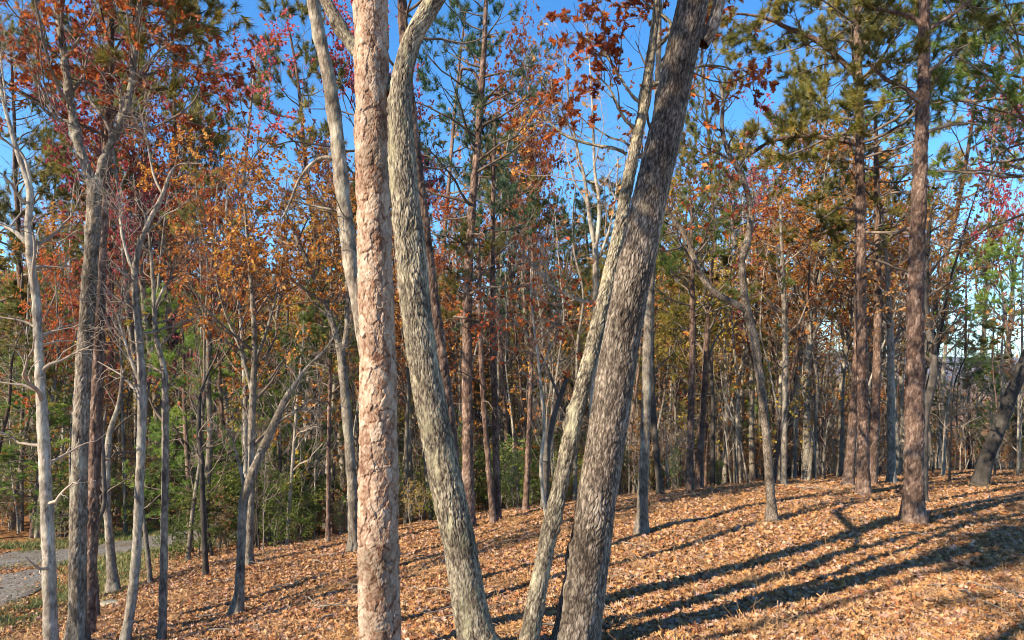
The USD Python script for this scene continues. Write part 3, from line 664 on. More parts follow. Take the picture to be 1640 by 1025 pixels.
tree('oak_tree', 'grey trunk forking high just left of the flaky pine, foot on the leaf slope', 'oak tree',
     [(568, 887, 22), (565, 800, 20), (560, 720, 19), (553, 640, 18), (547, 575, 17), (543, 550, 15)], 13.0, 'grey', 'bark_grey', ds=.03, ns=26,
     limbs=[[(547, 575, 12), (530, 510, 11), (505, 450, 9), (488, 410, 8), (470, 370, 6), (452, 330, 4)], [(546, 570, 11), (556, 520, 10), (556, 460, 9), (548, 380, 7), (540, 280, 5)]],
     crowns=[('limbs', dict(n1=12, n2=5, n3=4, t=(.2, 1.), len=1.8, leaves=7, fill=.6, size=.08), 'leaf_orange', 'twig')])
tree('pine_tree', 'thin reddish pine pole left of the forked grey trunk, downslope', 'pine tree',
     [(525, 874, 9), (526, 760, 8), (528, 620, 7), (530, 500, 6), (530, 420, 4)], 14.6, 'pine', 'bark_pine', ds=.06, ns=12, crowns=[('trunk', dict(kind='pine', t=(.5, 1.), n1=18, len=1.4, n2=4, size=.12), 'needle_green', 'twig')])
# --- the centre
tree('pine_tree', 'tall dark pine right of the left-leaning grey oak, sparse dark green crown', 'pine tree',
     [(750, 806, 25), (749, 700, 21), (748, 600, 20), (749, 480, 18), (754, 360, 16), (764, 240, 14), (772, 130, 12), (777, 40, 9), (780, -80, 5)], 13.2, 'pine', 'bark_pine', ds=.035, ns=30,
     limbs=[[(770, 165, 6), (755, 112, 6), (742, 110, 5), (736, 135, 4)], [(770, 170, 6), (795, 150, 6), (820, 165, 4), (850, 150, 3)]],
     crowns=[('trunk', dict(kind='pine', t=(.55, 1.), n1=22, n2=4, n3=2, len=2.3, size=.14, tufts=4), 'needle_dark', 'twig'), ('trunk', dict(kind='dead', t=(.35, .6), n1=9, len=1.5), None, 'twig')])
tree('pine_tree', 'slim brown pine leaning slightly left beside the tall dark pine', 'pine tree',
     [(790, 836, 13), (782, 740, 11), (774, 640, 10), (770, 560, 9), (768, 480, 8), (766, 380, 6)], 13.2, 'pine', 'bark_pine', ds=.05, ns=16, crowns=[('trunk', dict(kind='pine', t=(.7, 1.), n1=10, n2=4, len=1.2, size=.12), 'needle_olive', 'twig'), ('trunk', dict(kind='dead', t=(.4, .8), n1=8, len=1.), None, 'twig')])
tree('pine_tree', 'slim upright pine with reddish lower bark, right of the two close brown pines', 'pine tree',
     [(797, 830, 15), (795, 740, 14), (791, 600, 13), (789, 500, 12), (789, 420, 10), (790, 300, 8), (794, 180, 5)], 13.6, 'pine', 'bark_pine', ds=.05, ns=18, crowns=[('trunk', dict(kind='pine', t=(.6, 1.), n1=16, n2=4, len=1.7, size=.13), 'needle_dark', 'twig')])
tree('pine_tree', 'thin red-brown pine between the two leaning foreground oaks', 'pine tree',
     [(842, 812, 13), (846, 720, 10), (850, 620, 9), (852, 540, 8), (853, 460, 6), (853, 380, 3)], 15.0, 'pine', 'bark_pine', ds=.06, ns=14, crowns=[('trunk', dict(kind='dead', t=(.4, 1.), n1=10, len=1.1), None, 'twig')])
tree('red_maple', 'young maple with sparse rusty red leaves on thin stems between the leaning oaks', 'maple tree',
     [(878, 826, 8), (868, 780, 7), (866, 740, 7), (872, 690, 6), (868, 640, 5), (860, 560, 5), (852, 490, 4), (850, 430, 2.5)], 11.5, 'smooth', 'bark_pale', ds=.04, ns=12,
     limbs=[[(864, 600, 3), (880, 560, 3), (900, 520, 2)], [(860, 560, 3), (835, 525, 2.5), (810, 500, 2)]],
     crowns=[('all', dict(n1=10, n2=4, n3=3, t=(.5, 1.), len=1.25, leaves=4, fill=.42, size=.085, ang=(50, 85), lobed=False), 'leaf_rust', 'twig_pale')])
tree('dark_trunk_tree', 'blackish curved trunk ending in a broken stub, left of the slim lichen oak', 'tree',
     [(872, 800, 14), (876, 720, 13), (884, 680, 12), (894, 645, 11), (904, 618, 9), (908, 606, 8)], 14.5, 'smooth', 'bark_dark', ds=.05, ns=14, limbs=[[(896, 640, 6), (885, 610, 5), (872, 580, 4), (862, 560, 3)]], crowns=[('limbs', dict(kind='bare', n1=5, n2=3, n3=2, len=.9), None, 'twig')])
tree('bare_tree', 'pale many-stemmed bare tree behind the slim lichen oak, against blue sky', 'tree',
     [(944, 800, 16), (950, 640, 14), (955, 520, 13), (954, 440, 12), (953, 390, 11)], 12.0, 'smooth', 'bark_pale', ds=.04, ns=16,
     limbs=[[(953, 395, 9), (943, 340, 8), (937, 290, 7), (925, 240, 5), (912, 170, 4), (905, 90, 2)], [(954, 395, 9), (960, 330, 7), (952, 270, 6), (950, 200, 5), (945, 110, 3), (940, 40, 2)],
            [(955, 420, 6), (975, 370, 5), (985, 320, 4), (990, 250, 2)], [(955, 485, 8), (930, 482, 8), (905, 470, 8), (880, 458, 8), (868, 436, 7), (850, 424, 5)]],
     crowns=[('limbs', dict(kind='bare', n1=10, n2=5, n3=4, t=(.2, 1.), len=1.35, leaves=3, fill=.12), 'leaf_brown', 'twig_pale')])
tree('straight_tree', 'straight tan trunk just right of the biggest leaning oak, foot in sunlit leaves', 'tree',
     [(1027, 862, 24), (1029, 800, 20), (1033, 700, 19), (1037, 560, 18), (1041, 470, 17), (1048, 330, 15), (1052, 180, 12), (1056, 30, 9), (1058, -100, 5)], 10.0, 'smooth', 'bark_grey', ds=.025, ns=30,
     crowns=[('trunk', dict(kind='broad', n1=12, n2=5, n3=4, t=(.62, 1.), len=1.6, leaves=6, fill=.4, size=.08), 'leaf_rust', 'twig')])
# --- the right
tree('crooked_tree', 'sinuous dark tree with a curling fork right of the biggest leaning oak', 'tree',
     [(1237, 840, 22), (1234, 790, 17), (1228, 710, 16), (1219, 620, 16), (1207, 540, 15), (1195, 490, 15), (1188, 420, 12), (1190, 396, 11)], 10.0, 'grey', 'bark_oak', ds=.025, ns=30,
     limbs=[[(1189, 415, 13), (1199, 375, 13), (1203, 345, 12), (1195, 300, 11), (1180, 268, 10), (1164, 238, 9), (1156, 200, 8), (1158, 165, 6), (1150, 120, 4)],
            [(1200, 500, 14), (1172, 484, 13), (1148, 471, 13), (1126, 446, 12), (1110, 410, 11), (1096, 375, 10), (1078, 352, 8), (1068, 330, 5)],
            [(1188, 410, 7), (1175, 385, 6), (1172, 355, 5), (1180, 320, 3)]],
     crowns=[('limbs', dict(kind='bare', n1=9, n2=4, n3=3, t=(.45, 1.), len=1.0, leaves=3, fill=.2), 'leaf_rust', 'twig')])
tree('pine_tree', 'stout reddish brown pine on the right, foot on the leafy crest', 'pine tree',
     [(1463, 840, 36), (1464, 760, 34), (1465, 640, 33), (1466, 520, 31), (1469, 390, 28), (1474, 250, 25), (1480, 110, 22), (1480, 0, 20), (1478, -200, 15), (1475, -450, 6)], 9.5, 'pine', 'bark_pine', ds=.024, ns=48,
     limbs=[[(1480, 52, 9), (1500, 40, 8), (1530, 20, 7), (1560, -5, 5)], [(1480, 50, 10), (1465, 30, 9), (1440, 22, 7), (1400, 14, 5)], [(1474, 165, 9), (1455, 145, 8), (1425, 130, 7), (1390, 100, 5)]],
     crowns=[('trunk', dict(kind='pine', t=(.72, 1.), n1=18, len=2.0, size=.14), 'needle_olive', 'twig'), ('trunk', dict(kind='dead', t=(.38, .75), n1=8, len=1.1), None, 'twig_pale'), ('limbs', dict(kind='pine', t=(.5, 1.), n1=6, n2=4, len=.9, size=.13), 'needle_olive', 'twig')])
tree('oak_tree', 'curved oak trunk rising close behind the stout reddish pine on the right', 'oak tree',
     [(1480, 800, 14), (1480, 700, 14), (1484, 650, 15), (1494, 612, 15), (1496, 575, 14), (1488, 535, 12), (1482, 490, 11), (1484, 430, 9), (1490, 350, 6)], 11.4, 'smooth', 'bark_dark', ds=.04, ns=18,
     crowns=[('trunk', dict(n1=10, n2=5, n3=4, t=(.5, 1.), len=1.5, leaves=6, fill=.5, size=.08), 'leaf_brown', 'twig')])
tree('pine_tree', 'tall dark pine left of the stout reddish pine, wide olive crown', 'pine tree',
     [(1383, 797, 24), (1382, 700, 21), (1381, 600, 20), (1379, 480, 19), (1378, 360, 18), (1377, 250, 17), (1375, 130, 15), (1373, 30, 13), (1370, -120, 8)], 13.0, 'pine', 'bark_pine', ds=.03, ns=32,
     limbs=[[(1378, 130, 10), (1340, 90, 10), (1300, 60, 9), (1262, 45, 8), (1230, 30, 6), (1180, 22, 4)], [(1378, 235, 8), (1330, 222, 8), (1280, 218, 8), (1240, 225, 7), (1205, 245, 5)],
            [(1376, 80, 9), (1400, 40, 8), (1410, 0, 7), (1425, -60, 4)]],
     crowns=[('limbs', dict(kind='pine', n1=13, n2=5, n3=3, t=(.15, 1.), len=1.4, size=.15, tufts=7), 'needle_olive', 'twig'), ('trunk', dict(kind='pine', t=(.6, 1.), n1=24, n2=6, len=2.4, size=.15, tufts=7), 'needle_olive', 'twig'), ('trunk', dict(kind='dead', t=(.4, .7), n1=8, len=1.6), None, 'twig')])
tree('pine_tree', 'leaning brown pine close left of the tall dark pine with the olive crown', 'pine tree',
     [(1358, 772, 20), (1364, 700, 17), (1370, 620, 15), (1373, 540, 13), (1376, 420, 11), (1380, 300, 8)], 14.6, 'pine', 'bark_pine', ds=.05, ns=18, crowns=[('trunk', dict(kind='pine', t=(.7, 1.), n1=10, n2=4, len=1.4, size=.13), 'needle_olive', 'twig')])
tree('pine_tree', 'brown pine close right of the tall dark pine with the olive crown', 'pine tree',
     [(1396, 770, 18), (1401, 680, 17), (1404, 600, 16), (1406, 480, 14), (1406, 380, 12), (1404, 280, 10), (1402, 180, 6)], 14.8, 'pine', 'bark_pine', ds=.05, ns=20, crowns=[('trunk', dict(kind='pine', t=(.65, 1.), n1=14, n2=4, len=1.7, size=.13), 'needle_olive', 'twig')])
tree('pine_tree', 'slim dark pine midway between the biggest oak and the sinuous tree', 'pine tree',
     [(1104, 800, 15), (1106, 700, 13), (1108, 600, 12), (1109, 480, 10), (1108, 400, 7), (1107, 320, 4)], 14.2, 'pine', 'bark_pine', ds=.05, ns=18, crowns=[('trunk', dict(kind='pine', t=(.6, 1.), n1=18, n2=4, len=1.5, size=.12), 'needle_green', 'twig')])
tree('pine_tree', 'slim pine with sunlit orange upper bark, right of the slim dark pine', 'pine tree',
     [(1119, 795, 14), (1122, 710, 13), (1128, 620, 12), (1132, 540, 11), (1138, 460, 8), (1142, 390, 5)], 15.6, 'pine', 'bark_pine', ds=.06, ns=16, crowns=[('trunk', dict(n1=9, n2=4, n3=4, t=(.5, 1.), len=1.3, leaves=7, fill=.7, size=.08), 'leaf_gold', 'twig')])
tree('dark_trunk_tree', 'blackish stem leaning left just right of the straight tan trunk', 'tree',
     [(1058, 800, 14), (1052, 730, 12), (1046, 650, 11), (1044, 560, 9), (1046, 480, 6)], 14.6, 'smooth', 'bark_dark', ds=.05, ns=14, crowns=[('trunk', dict(kind='bare', n1=7, n2=4, n3=3, t=(.5, 1.), len=1.1, leaves=3, fill=.3), 'leaf_orange', 'twig')])
tree('straight_tree', 'slim upright trunk with pale top behind and right of the sinuous tree', 'tree',
     [(1255, 782, 12), (1256, 680, 11), (1258, 560, 10), (1255, 470, 9), (1252, 400, 7), (1250, 320, 4)], 15.0, 'smooth', 'bark_grey', ds=.06, ns=14, crowns=[('trunk', dict(n1=10, n2=4, n3=4, t=(.5, 1.), len=1.5, leaves=7, fill=.55, size=.08), 'leaf_orange', 'twig')])
tree('straight_tree', 'pale lichened trunk left of the stout reddish pine', 'tree',
     [(1428, 782, 15), (1427, 680, 14), (1427, 580, 13), (1424, 500, 11), (1420, 420, 9), (1410, 340, 6)], 15.2, 'lichen', 'bark_pale', ds=.05, ns=18, crowns=[('trunk', dict(n1=10, n2=4, n3=4, t=(.5, 1.), len=1.5, leaves=7, fill=.55, size=.08), 'leaf_orange', 'twig')])
tree('dark_trunk_tree', 'slim dark trunk leaning right at the right edge, foot on the crest', 'tree',
     [(1568, 774, 30), (1580, 735, 26), (1594, 700, 25), (1609, 660, 24), (1624, 622, 23), (1640, 585, 22), (1680, 490, 19), (1740, 300, 12)], 13.6, 'grey', 'bark_dark', ds=.03, ns=32, flare=.15,
     crowns=[('trunk', dict(kind='bare', n1=6, n2=3, n3=3, t=(.6, 1.), len=1.0), None, 'twig')])
tree('white_pine', 'soft dark green white pine overhanging from the right edge', 'pine tree',
     [(1672, 800, 24), (1668, 500, 20), (1662, 250, 16), (1655, 50, 12), (1650, -150, 6)], 11.0, 'pine', 'bark_pine', ds=.05, ns=20, crowns=[('trunk', dict(kind='pine', t=(.5, 1.), n1=40, n2=7, n3=3, len=3.0, size=.14, tufts=7), 'needle_green', 'twig'), ('trunk', dict(kind='dead', t=(.35, .75), n1=14, n2=4, len=2.), None, 'twig_pale')])
# --- trees outside the frame to the left and behind, whose shadows fall across the leaves
def side_tree(x, y, h, lean, r, spec, lmat, bk, bmat, label, cat, name):
    SEED[0] += 1; seed = SEED[0]; rng = np.random.default_rng(seed)
    z = gz(x, y); base = np.array([x, y, z])
    pts = np.array([[x, y, z - .3], [x + lean * .4, y, z + h * .4], [x + lean, y + lean * .3, z + h]]); rad = np.array([r, r * .8, r * .2])
    t = thing(name, base, label, cat)
    v, f, tone = trunk_mesh(pts, rad, bk, seed, .1, 14, .3)
    put(f'{t.GetPath()}/trunk', v - base, f, bmat, smooth=True, pv={'tone': tone})
    wood, leaf = crown_geo(rng, [spline(pts, rad, .2)[:2]], spec)
    put_foliage(t, base, wood, leaf, 'twig', lmat)
PINE = dict(kind='pine', t=(.5, 1.), n1=26, n2=5, len=2.3, size=.15)
BARE = dict(kind='bare', n1=14, n2=5, n3=3, t=(.45, 1.), len=1.6)
OAK = dict(n1=14, n2=5, n3=4, t=(.4, 1.), len=2.4, leaves=6, fill=.6, size=.12)
side_tree(-5.8, -1.3, 12, .3, .15, dict(PINE, t=(.68, 1.), n1=16, len=1.5), 'needle_olive', 'pine', 'bark_pine', 'pine beyond the left edge that shades the lower right leaves', 'pine tree', 'pine_tree')
side_tree(-3.6, -3.4, 11, .2, .12, BARE, None, 'grey', 'bark_grey', 'oak behind the viewpoint whose shadow crosses the lower right corner', 'oak tree', 'oak_tree')
BARE = dict(kind='bare', n1=14, n2=5, n3=3, t=(.3, 1.), len=1.8)
side_tree(-4.6, .92, 11.5, .1, .07, dict(n1=26, n2=6, n3=4, t=(.64, 1.), len=1.0, leaves=13, fill=.9, size=.10), 'leaf_orange', 'grey', 'bark_grey', 'slender oak beside the viewpoint whose crown shades the biggest leaning oak', 'oak tree', 'oak_tree')
side_tree(-10.8, 3.6, 11, .3, .11, BARE, None, 'grey', 'bark_grey', 'bare oak beyond the left edge near the gravel drive', 'oak tree', 'oak_tree')
side_tree(-15.5, 7.0, 12, .3, .13, BARE, None, 'grey', 'bark_grey', 'bare oak beyond the left edge across the gravel drive', 'oak tree', 'oak_tree')

# ------------------------------------------------------------------ woods behind: one class of each kind, then a reference for every tree
def proto(name, seed, H, R, spec, bk, bmat, lmat, wmat='twig', wander=.25, dead=None, tip=.15):
    rng = np.random.default_rng(seed)
    p = stage.CreateClassPrim('/World/class_' + name)
    UsdGeom.Xform(p)
    n = 7
    pts = np.c_[np.cumsum(rng.normal(0, wander * .6, n)) * np.linspace(0, 1, n), np.cumsum(rng.normal(0, wander * .6, n)) * np.linspace(0, 1, n), np.linspace(-.4, H, n)]
    rad = R * np.linspace(1, tip, n) ** .9
    v, f, tone = trunk_mesh(pts, rad, bk, seed, .22, 9, .3)
    put(f'{p.GetPath()}/trunk', v, f, bmat, smooth=True, pv={'tone': tone})
    ax = [spline(pts, rad, .2)[:2]]
    wood, leaf = crown_geo(rng, ax, spec)
    if dead: wood += crown_geo(rng, ax, dead)[0]
    put_foliage(p, np.zeros(3), wood, leaf, wmat, lmat)
    return p
BROAD = dict(n1=22, n2=6, n3=4, t=(.45, 1.), len=2.4, leaves=13, fill=.8, size=.085)
SPARSE = dict(n1=18, n2=5, n3=4, t=(.42, 1.), len=2.0, leaves=9, fill=.6, size=.08)
PINEB = dict(kind='pine', t=(.42, 1.), n1=34, n2=5, n3=3, len=2.4, size=.17, tufts=7)
PINEL = dict(kind='pine', t=(.12, 1.), n1=44, n2=5, n3=3, len=2.3, size=.17, tufts=7)
DEAD = dict(kind='dead', t=(.15, .45), n1=10, n2=3, len=1.3)
KINDS = {
    'crimson': [proto('crimson_maple_a', 11, 10, .11, BROAD, 'smooth', 'bark_grey', 'leaf_crimson'), proto('crimson_maple_b', 12, 10, .10, SPARSE, 'smooth', 'bark_grey', 'leaf_crimson')],
    'rust': [proto('rust_oak_a', 21, 10, .12, BROAD, 'smooth', 'bark_grey', 'leaf_rust'), proto('rust_oak_b', 22, 10, .11, SPARSE, 'smooth', 'bark_grey', 'leaf_rust')],
    'orange': [proto('orange_oak_a', 31, 10, .12, BROAD, 'smooth', 'bark_grey', 'leaf_orange'), proto('orange_oak_b', 32, 10, .11, SPARSE, 'smooth', 'bark_pale', 'leaf_orange')],
    'gold': [proto('gold_tree_a', 41, 10, .11, BROAD, 'smooth', 'bark_grey', 'leaf_gold'), proto('gold_tree_b', 42, 10, .10, SPARSE, 'smooth', 'bark_pale', 'leaf_gold')],
    'brown': [proto('brown_oak_a', 51, 10, .12, SPARSE, 'smooth', 'bark_dark', 'leaf_brown')],
    'pine': [proto('olive_pine_a', 61, 10, .12, PINEB, 'pine', 'bark_pine', 'needle_olive', dead=DEAD), proto('olive_pine_b', 62, 10, .12, dict(PINEB, n1=24, len=2.0), 'pine', 'bark_pine', 'needle_olive', dead=DEAD)],
    'dpine': [proto('dark_pine_a', 63, 10, .12, dict(PINEB, n1=24, n2=4), 'pine', 'bark_pine', 'needle_dark', dead=DEAD)],
    'gpine': [proto('green_pine_a', 71, 10, .12, PINEL, 'pine', 'bark_pine', 'needle_green'), proto('green_pine_b', 72, 10, .12, dict(PINEL, n1=34, len=2.7), 'pine', 'bark_pine', 'needle_green')],
    'bare': [proto('bare_tree_a', 81, 10, .10, dict(kind='bare', n1=16, n2=5, n3=4, t=(.3, 1.), len=2.0, leaves=3, fill=.10), 'smooth', 'bark_pale', 'leaf_brown', 'twig_pale'),
             proto('bare_tree_b', 82, 10, .10, dict(kind='bare', n1=14, n2=5, n3=4, t=(.25, 1.), len=1.7, leaves=3, fill=.25), 'smooth', 'bark_grey', 'leaf_rust', 'twig', wander=.5)],
    'pole': [proto('pole_tree_a', 91, 10, .06, dict(SPARSE, n1=7, t=(.75, 1.), len=1.5), 'smooth', 'bark_grey', 'leaf_orange', dead=dict(kind='dead', t=(.2, .75), n1=9, n2=3, len=.9)),
             proto('pole_tree_b', 92, 10, .065, dict(PINEB, n1=9, t=(.78, 1.), len=1.3), 'pine', 'bark_pine', 'needle_olive', dead=dict(kind='dead', t=(.25, .8), n1=12, n2=2, len=1.0)),
             proto('pole_tree_c', 93, 10, .045, dict(kind='bare', n1=8, n2=4, n3=3, t=(.4, 1.), len=1.2), 'smooth', 'bark_pale', None, 'twig_pale', wander=.4),
             proto('pole_tree_d', 94, 10, .055, dict(kind='bare', n1=8, n2=4, n3=3, t=(.5, 1.), len=1.2, leaves=4, fill=.3), 'smooth', 'bark_dark', 'leaf_brown', 'twig', wander=.3)],
    'sapling': [proto('sapling_a', 95, 4, .03, dict(kind='bare', n1=16, n2=4, n3=3, t=(.2, 1.), len=1.3), 'smooth', 'bark_pale', None, 'twig_pale', wander=.2),
                proto('sapling_b', 96, 4, .028, dict(n1=12, n2=4, n3=3, t=(.25, 1.), len=1.2, leaves=5, fill=.35, size=.1), 'smooth', 'bark_grey', 'leaf_orange', 'twig', wander=.2),
                proto('sapling_c', 97, 4, .03, dict(n1=12, n2=4, n3=3, t=(.2, 1.), len=1.3, leaves=5, fill=.45, size=.1), 'smooth', 'bark_dark', 'leaf_gold', 'twig', wander=.2),
                proto('sapling_d', 98, 4, .03, dict(kind='bare', n1=16, n2=4, n3=3, t=(.15, 1.), len=1.2), 'smooth', 'bark_dark', None, 'twig', wander=.25)],
    'bush': [proto('evergreen_bush_a', 99, 4, .04, dict(n1=26, n2=6, n3=4, t=(.05, 1.), len=1.5, leaves=9, fill=.9, size=.09), 'smooth', 'bark_grey', 'leaf_green')],
}
NAME = {'crimson': ('maple_tree', 'maple tree', 'maple with crimson leaves'), 'rust': ('oak_tree', 'oak tree', 'oak with rusty red leaves'), 'orange': ('oak_tree', 'oak tree', 'oak with orange leaves'),
        'gold': ('poplar_tree', 'tree', 'tree with golden yellow leaves'), 'brown': ('oak_tree', 'oak tree', 'dark oak with brown leaves'), 'pine': ('pine_tree', 'pine tree', 'olive green pine'), 'dpine': ('pine_tree', 'pine tree', 'sparse dark green pine'),
        'gpine': ('pine_tree', 'pine tree', 'bushy bright green pine'), 'bare': ('bare_tree', 'tree', 'bare pale branching tree'), 'pole': ('slender_tree', 'tree', 'tall slender bare-stemmed tree'), 'sapling': ('sapling', 'sapling', 'thin twiggy sapling'), 'bush': ('evergreen_bush', 'bush', 'leafy green evergreen bush')}
LOOK = {'crimson': ['full crimson-leaved maple', 'thin sparse crimson maple'], 'rust': ['full rusty red oak', 'thin sparse rusty red oak'], 'orange': ['full orange-leaved oak', 'thin pale-barked orange oak'],
        'gold': ['full golden yellow tree', 'thin pale-barked yellow tree'], 'brown': ['dark-barked brown-leaved oak'], 'pine': ['wide olive green pine', 'narrow olive green pine'], 'dpine': ['sparse dark green pine'],
        'gpine': ['bushy bright green pine', 'wide bushy bright green pine'], 'bare': ['pale leafless branching tree', 'crooked grey nearly leafless tree'],
        'pole': ['tall thin orange-topped stem', 'tall thin brown pine stem', 'tall thin pale bare stem', 'tall thin blackish bare stem'],
        'sapling': ['bare pale sapling', 'sapling with sparse orange leaves', 'sapling with sparse yellow leaves', 'bare dark sapling'], 'bush': ['leafy green evergreen bush']}
MARKS = [(70, 'at the left edge'), (150, 'behind the forked grey oak'), (250, 'above the gravel road'), (390, 'left of the curved-foot trunk'), (560, 'between curved-foot trunk and flaky pine'), (745, 'around the left-leaning grey oak'),
         (860, 'right of the central dark pine'), (1020, 'behind the two right-leaning oaks'), (1110, 'right of the straight tan trunk'), (1240, 'around the sinuous tree'), (1380, 'left of the olive-crowned pine'), (1480, 'around the stout reddish pine'), (9999, 'near the right edge')]
ORD = ['leftmost', 'second', 'third', 'fourth', 'fifth', 'sixth', 'seventh', 'eighth', 'ninth', 'tenth', 'eleventh', 'twelfth']
brng = np.random.default_rng(2024)
spots = []
def place(kind, px, pytop, Y, wide=1.0):
    x = (px - CX) / F * Y
    if kind != 'bush' and road_tree.query([x, Y])[0] < 2.3: return
    z = gz(x, Y)
    H = (HOR - pytop) / F * Y - z
    if H < .5: return
    pr = {'sapling': [.4, .17, .11, .32], 'pole': [.15, .2, .35, .3]}.get(kind)
    which = int(brng.choice(len(KINDS[kind]), p=pr))
    s = H / (4. if kind in ('sapling', 'bush') else 10.)
    w = wide * (s if kind in ('sapling', 'bush') else .35 + .65 * s) * brng.uniform(.85, 1.15)
    where = next(m for e, m in MARKS if px < e)
    dist = 'nearer' if Y < 19 else 'middle' if Y < 27 else 'farther' if Y < 38 else 'farthest'
    spots.append((kind, which, px, (x, Y, z), (w, w, s), brng.uniform(0, 6.28), brng.normal(0, 3.2, 2), dist, where))
def plant():
    alike = {}
    for q in spots: alike.setdefault((q[0], q[1], q[7], q[8]), []).append(q)
    for (kind, which, dist, where), qs in alike.items():
        nm, cat, _ = NAME[kind]
        qs.sort(key=lambda q: q[2])
        base = f'{LOOK[kind][which]}, {dist} woods {where}'
        for k, q in enumerate(qs):
            lab = base if len(qs) == 1 or len(qs) > 12 else f'{base}, {ORD[k]}' + (' from left' if k else '')
            t = thing(nm, q[3], lab, cat, group=f'{kind if kind not in ("dpine", "gpine") else "pine"} trees in the {dist} woods {where}'.replace('bush trees', 'bushes').replace('pole trees', 'thin stems').replace('sapling trees', 'saplings'), rotz=q[5], scale=q[4], tilt=q[6])
            t.GetReferences().AddInternalReference(KINDS[kind][which].GetPath()); t.SetInstanceable(True)

DIRECT = [('crimson', 230, 90, 14.5, 1.), ('crimson', 300, 60, 17.5, 1.2), ('rust', 265, 190, 16.5, 1.), ('rust', 395, 120, 17, 1.1), ('crimson', 445, 160, 16.5, 1.), ('rust', 480, 230, 18, 1.), ('crimson', 360, 180, 20, 1.1), ('rust', 310, 250, 21, 1.1), ('orange', 400, 300, 16, .9), ('crimson', 520, 200, 19, .9), ('pine', 395, 10, 15.5, .9), ('pine', 180, 60, 19, .9), ('rust', 160, 240, 21.5, .8), ('rust', 1110, 250, 22, .9), ('rust', 780, 170, 19, .8),
      # kind, px, top of the crown py, depth, width
    ('crimson', 335, 30, 16, 1.1), ('crimson', 260, 140, 19, 1.), ('crimson', 480, 40, 21, 1.1), ('crimson', 405, 200, 18, .9), ('crimson', 700, 170, 25, .9), ('crimson', 1240, 190, 27, 1.), ('crimson', 1180, 270, 25, .8), ('crimson', 560, 60, 24, .9), ('crimson', 200, 330, 22, .7), ('crimson', 620, 150, 26, .9), ('crimson', 1560, 180, 19, .9),
    ('rust', 330, 290, 17, .9), ('rust', 430, 330, 19, 1.), ('rust', 290, 380, 20, .8), ('rust', 835, 80, 23, .9), ('rust', 855, 250, 19, .7), ('rust', 715, 350, 23, .9), ('rust', 660, 380, 21, .8), ('rust', 1590, 230, 18, .9), ('rust', 370, 370, 24, 1.), ('rust', 800, 400, 26, 1.),
    ('orange', 480, 330, 21, .9), ('orange', 520, 360, 23, .9), ('orange', 820, 110, 21, .8), ('orange', 1310, 220, 21, 1.), ('orange', 1270, 330, 19, .9), ('orange', 1425, 240, 23, 1.), ('orange', 1200, 400, 27, 1.), ('orange', 1090, 440, 31, 1.2), ('orange', 1150, 430, 35, 1.2), ('orange', 1000, 440, 36, 1.2), ('orange', 930, 420, 31, 1.1), ('orange', 1500, 300, 25, .9), ('orange', 690, 440, 30, 1.1), ('orange', 590, 420, 27, 1.),
    ('gold', 85, 420, 28, .9), ('gold', 170, 450, 31, .9), ('gold', 505, 390, 24, .9), ('gold', 870, 400, 31, 1.), ('gold', 1105, 330, 29, .8), ('gold', 975, 420, 33, 1.), ('gold', 1380, 420, 30, 1.), ('gold', 230, 560, 26, .8), ('gold', 620, 440, 33, 1.),
    ('pine', 60, 60, 17, .9), ('pine', 120, 80, 20, .9), ('pine', 290, -10, 20, .9), ('pine', 440, -20, 17, 1.), ('pine', 400, 60, 22, .9), ('pine', 1280, 60, 19, 1.), ('pine', 1450, 30, 20, 1.), ('pine', 560, -20, 20, .9), ('pine', 1160, -10, 19, .8),
    ('dpine', 815, 270, 21, .8), ('dpine', 715, 230, 27, .8), ('dpine', 880, 330, 24, .8), ('dpine', 700, 20, 20, .8),
    ('gpine', 15, 470, 32, 1.), ('gpine', 60, 500, 36, 1.), ('gpine', 145, 480, 40, 1.), ('gpine', 260, 500, 36, 1.), ('gpine', 335, 470, 27, 1.), ('gpine', 295, 560, 22, 1.), ('gpine', 420, 500, 33, 1.), ('gpine', 378, 530, 25, 1.), ('gpine', 470, 560, 27, 1.), ('gpine', 500, 520, 31, 1.), ('gpine', 205, 540, 42, 1.), ('gpine', 1555, 425, 21, .9), ('gpine', 1630, 400, 20, .9), ('gpine', 1240, 530, 24, .7), ('gpine', 560, 540, 30, 1.), ('gpine', 340, 590, 20, .9), ('gpine', 440, 600, 22, .9),
    ('bare', 880, 100, 18, .9), ('bare', 1060, 190, 21, .9), ('bare', 300, 330, 15.6, .6), ('bare', 920, 300, 17, .8), ('bare', 1295, 440, 17, .8), ('bare', 1440, 400, 18, .8), ('bare', 1590, 480, 18, .8), ('bare', 690, 330, 22, .8), ('bare', 20, 380, 22, .8), ('bare', 240, 390, 21, .8), ('bare', 460, 450, 16, .7), ('bare', 1510, 520, 17, .7)]
for kind, px, top, Y, wide in DIRECT:                                # the tall crowns stand well behind the crest
    place(kind, px, top, max(Y, 24 + (Y - 14) * .7) if top < 270 else Y, wide)
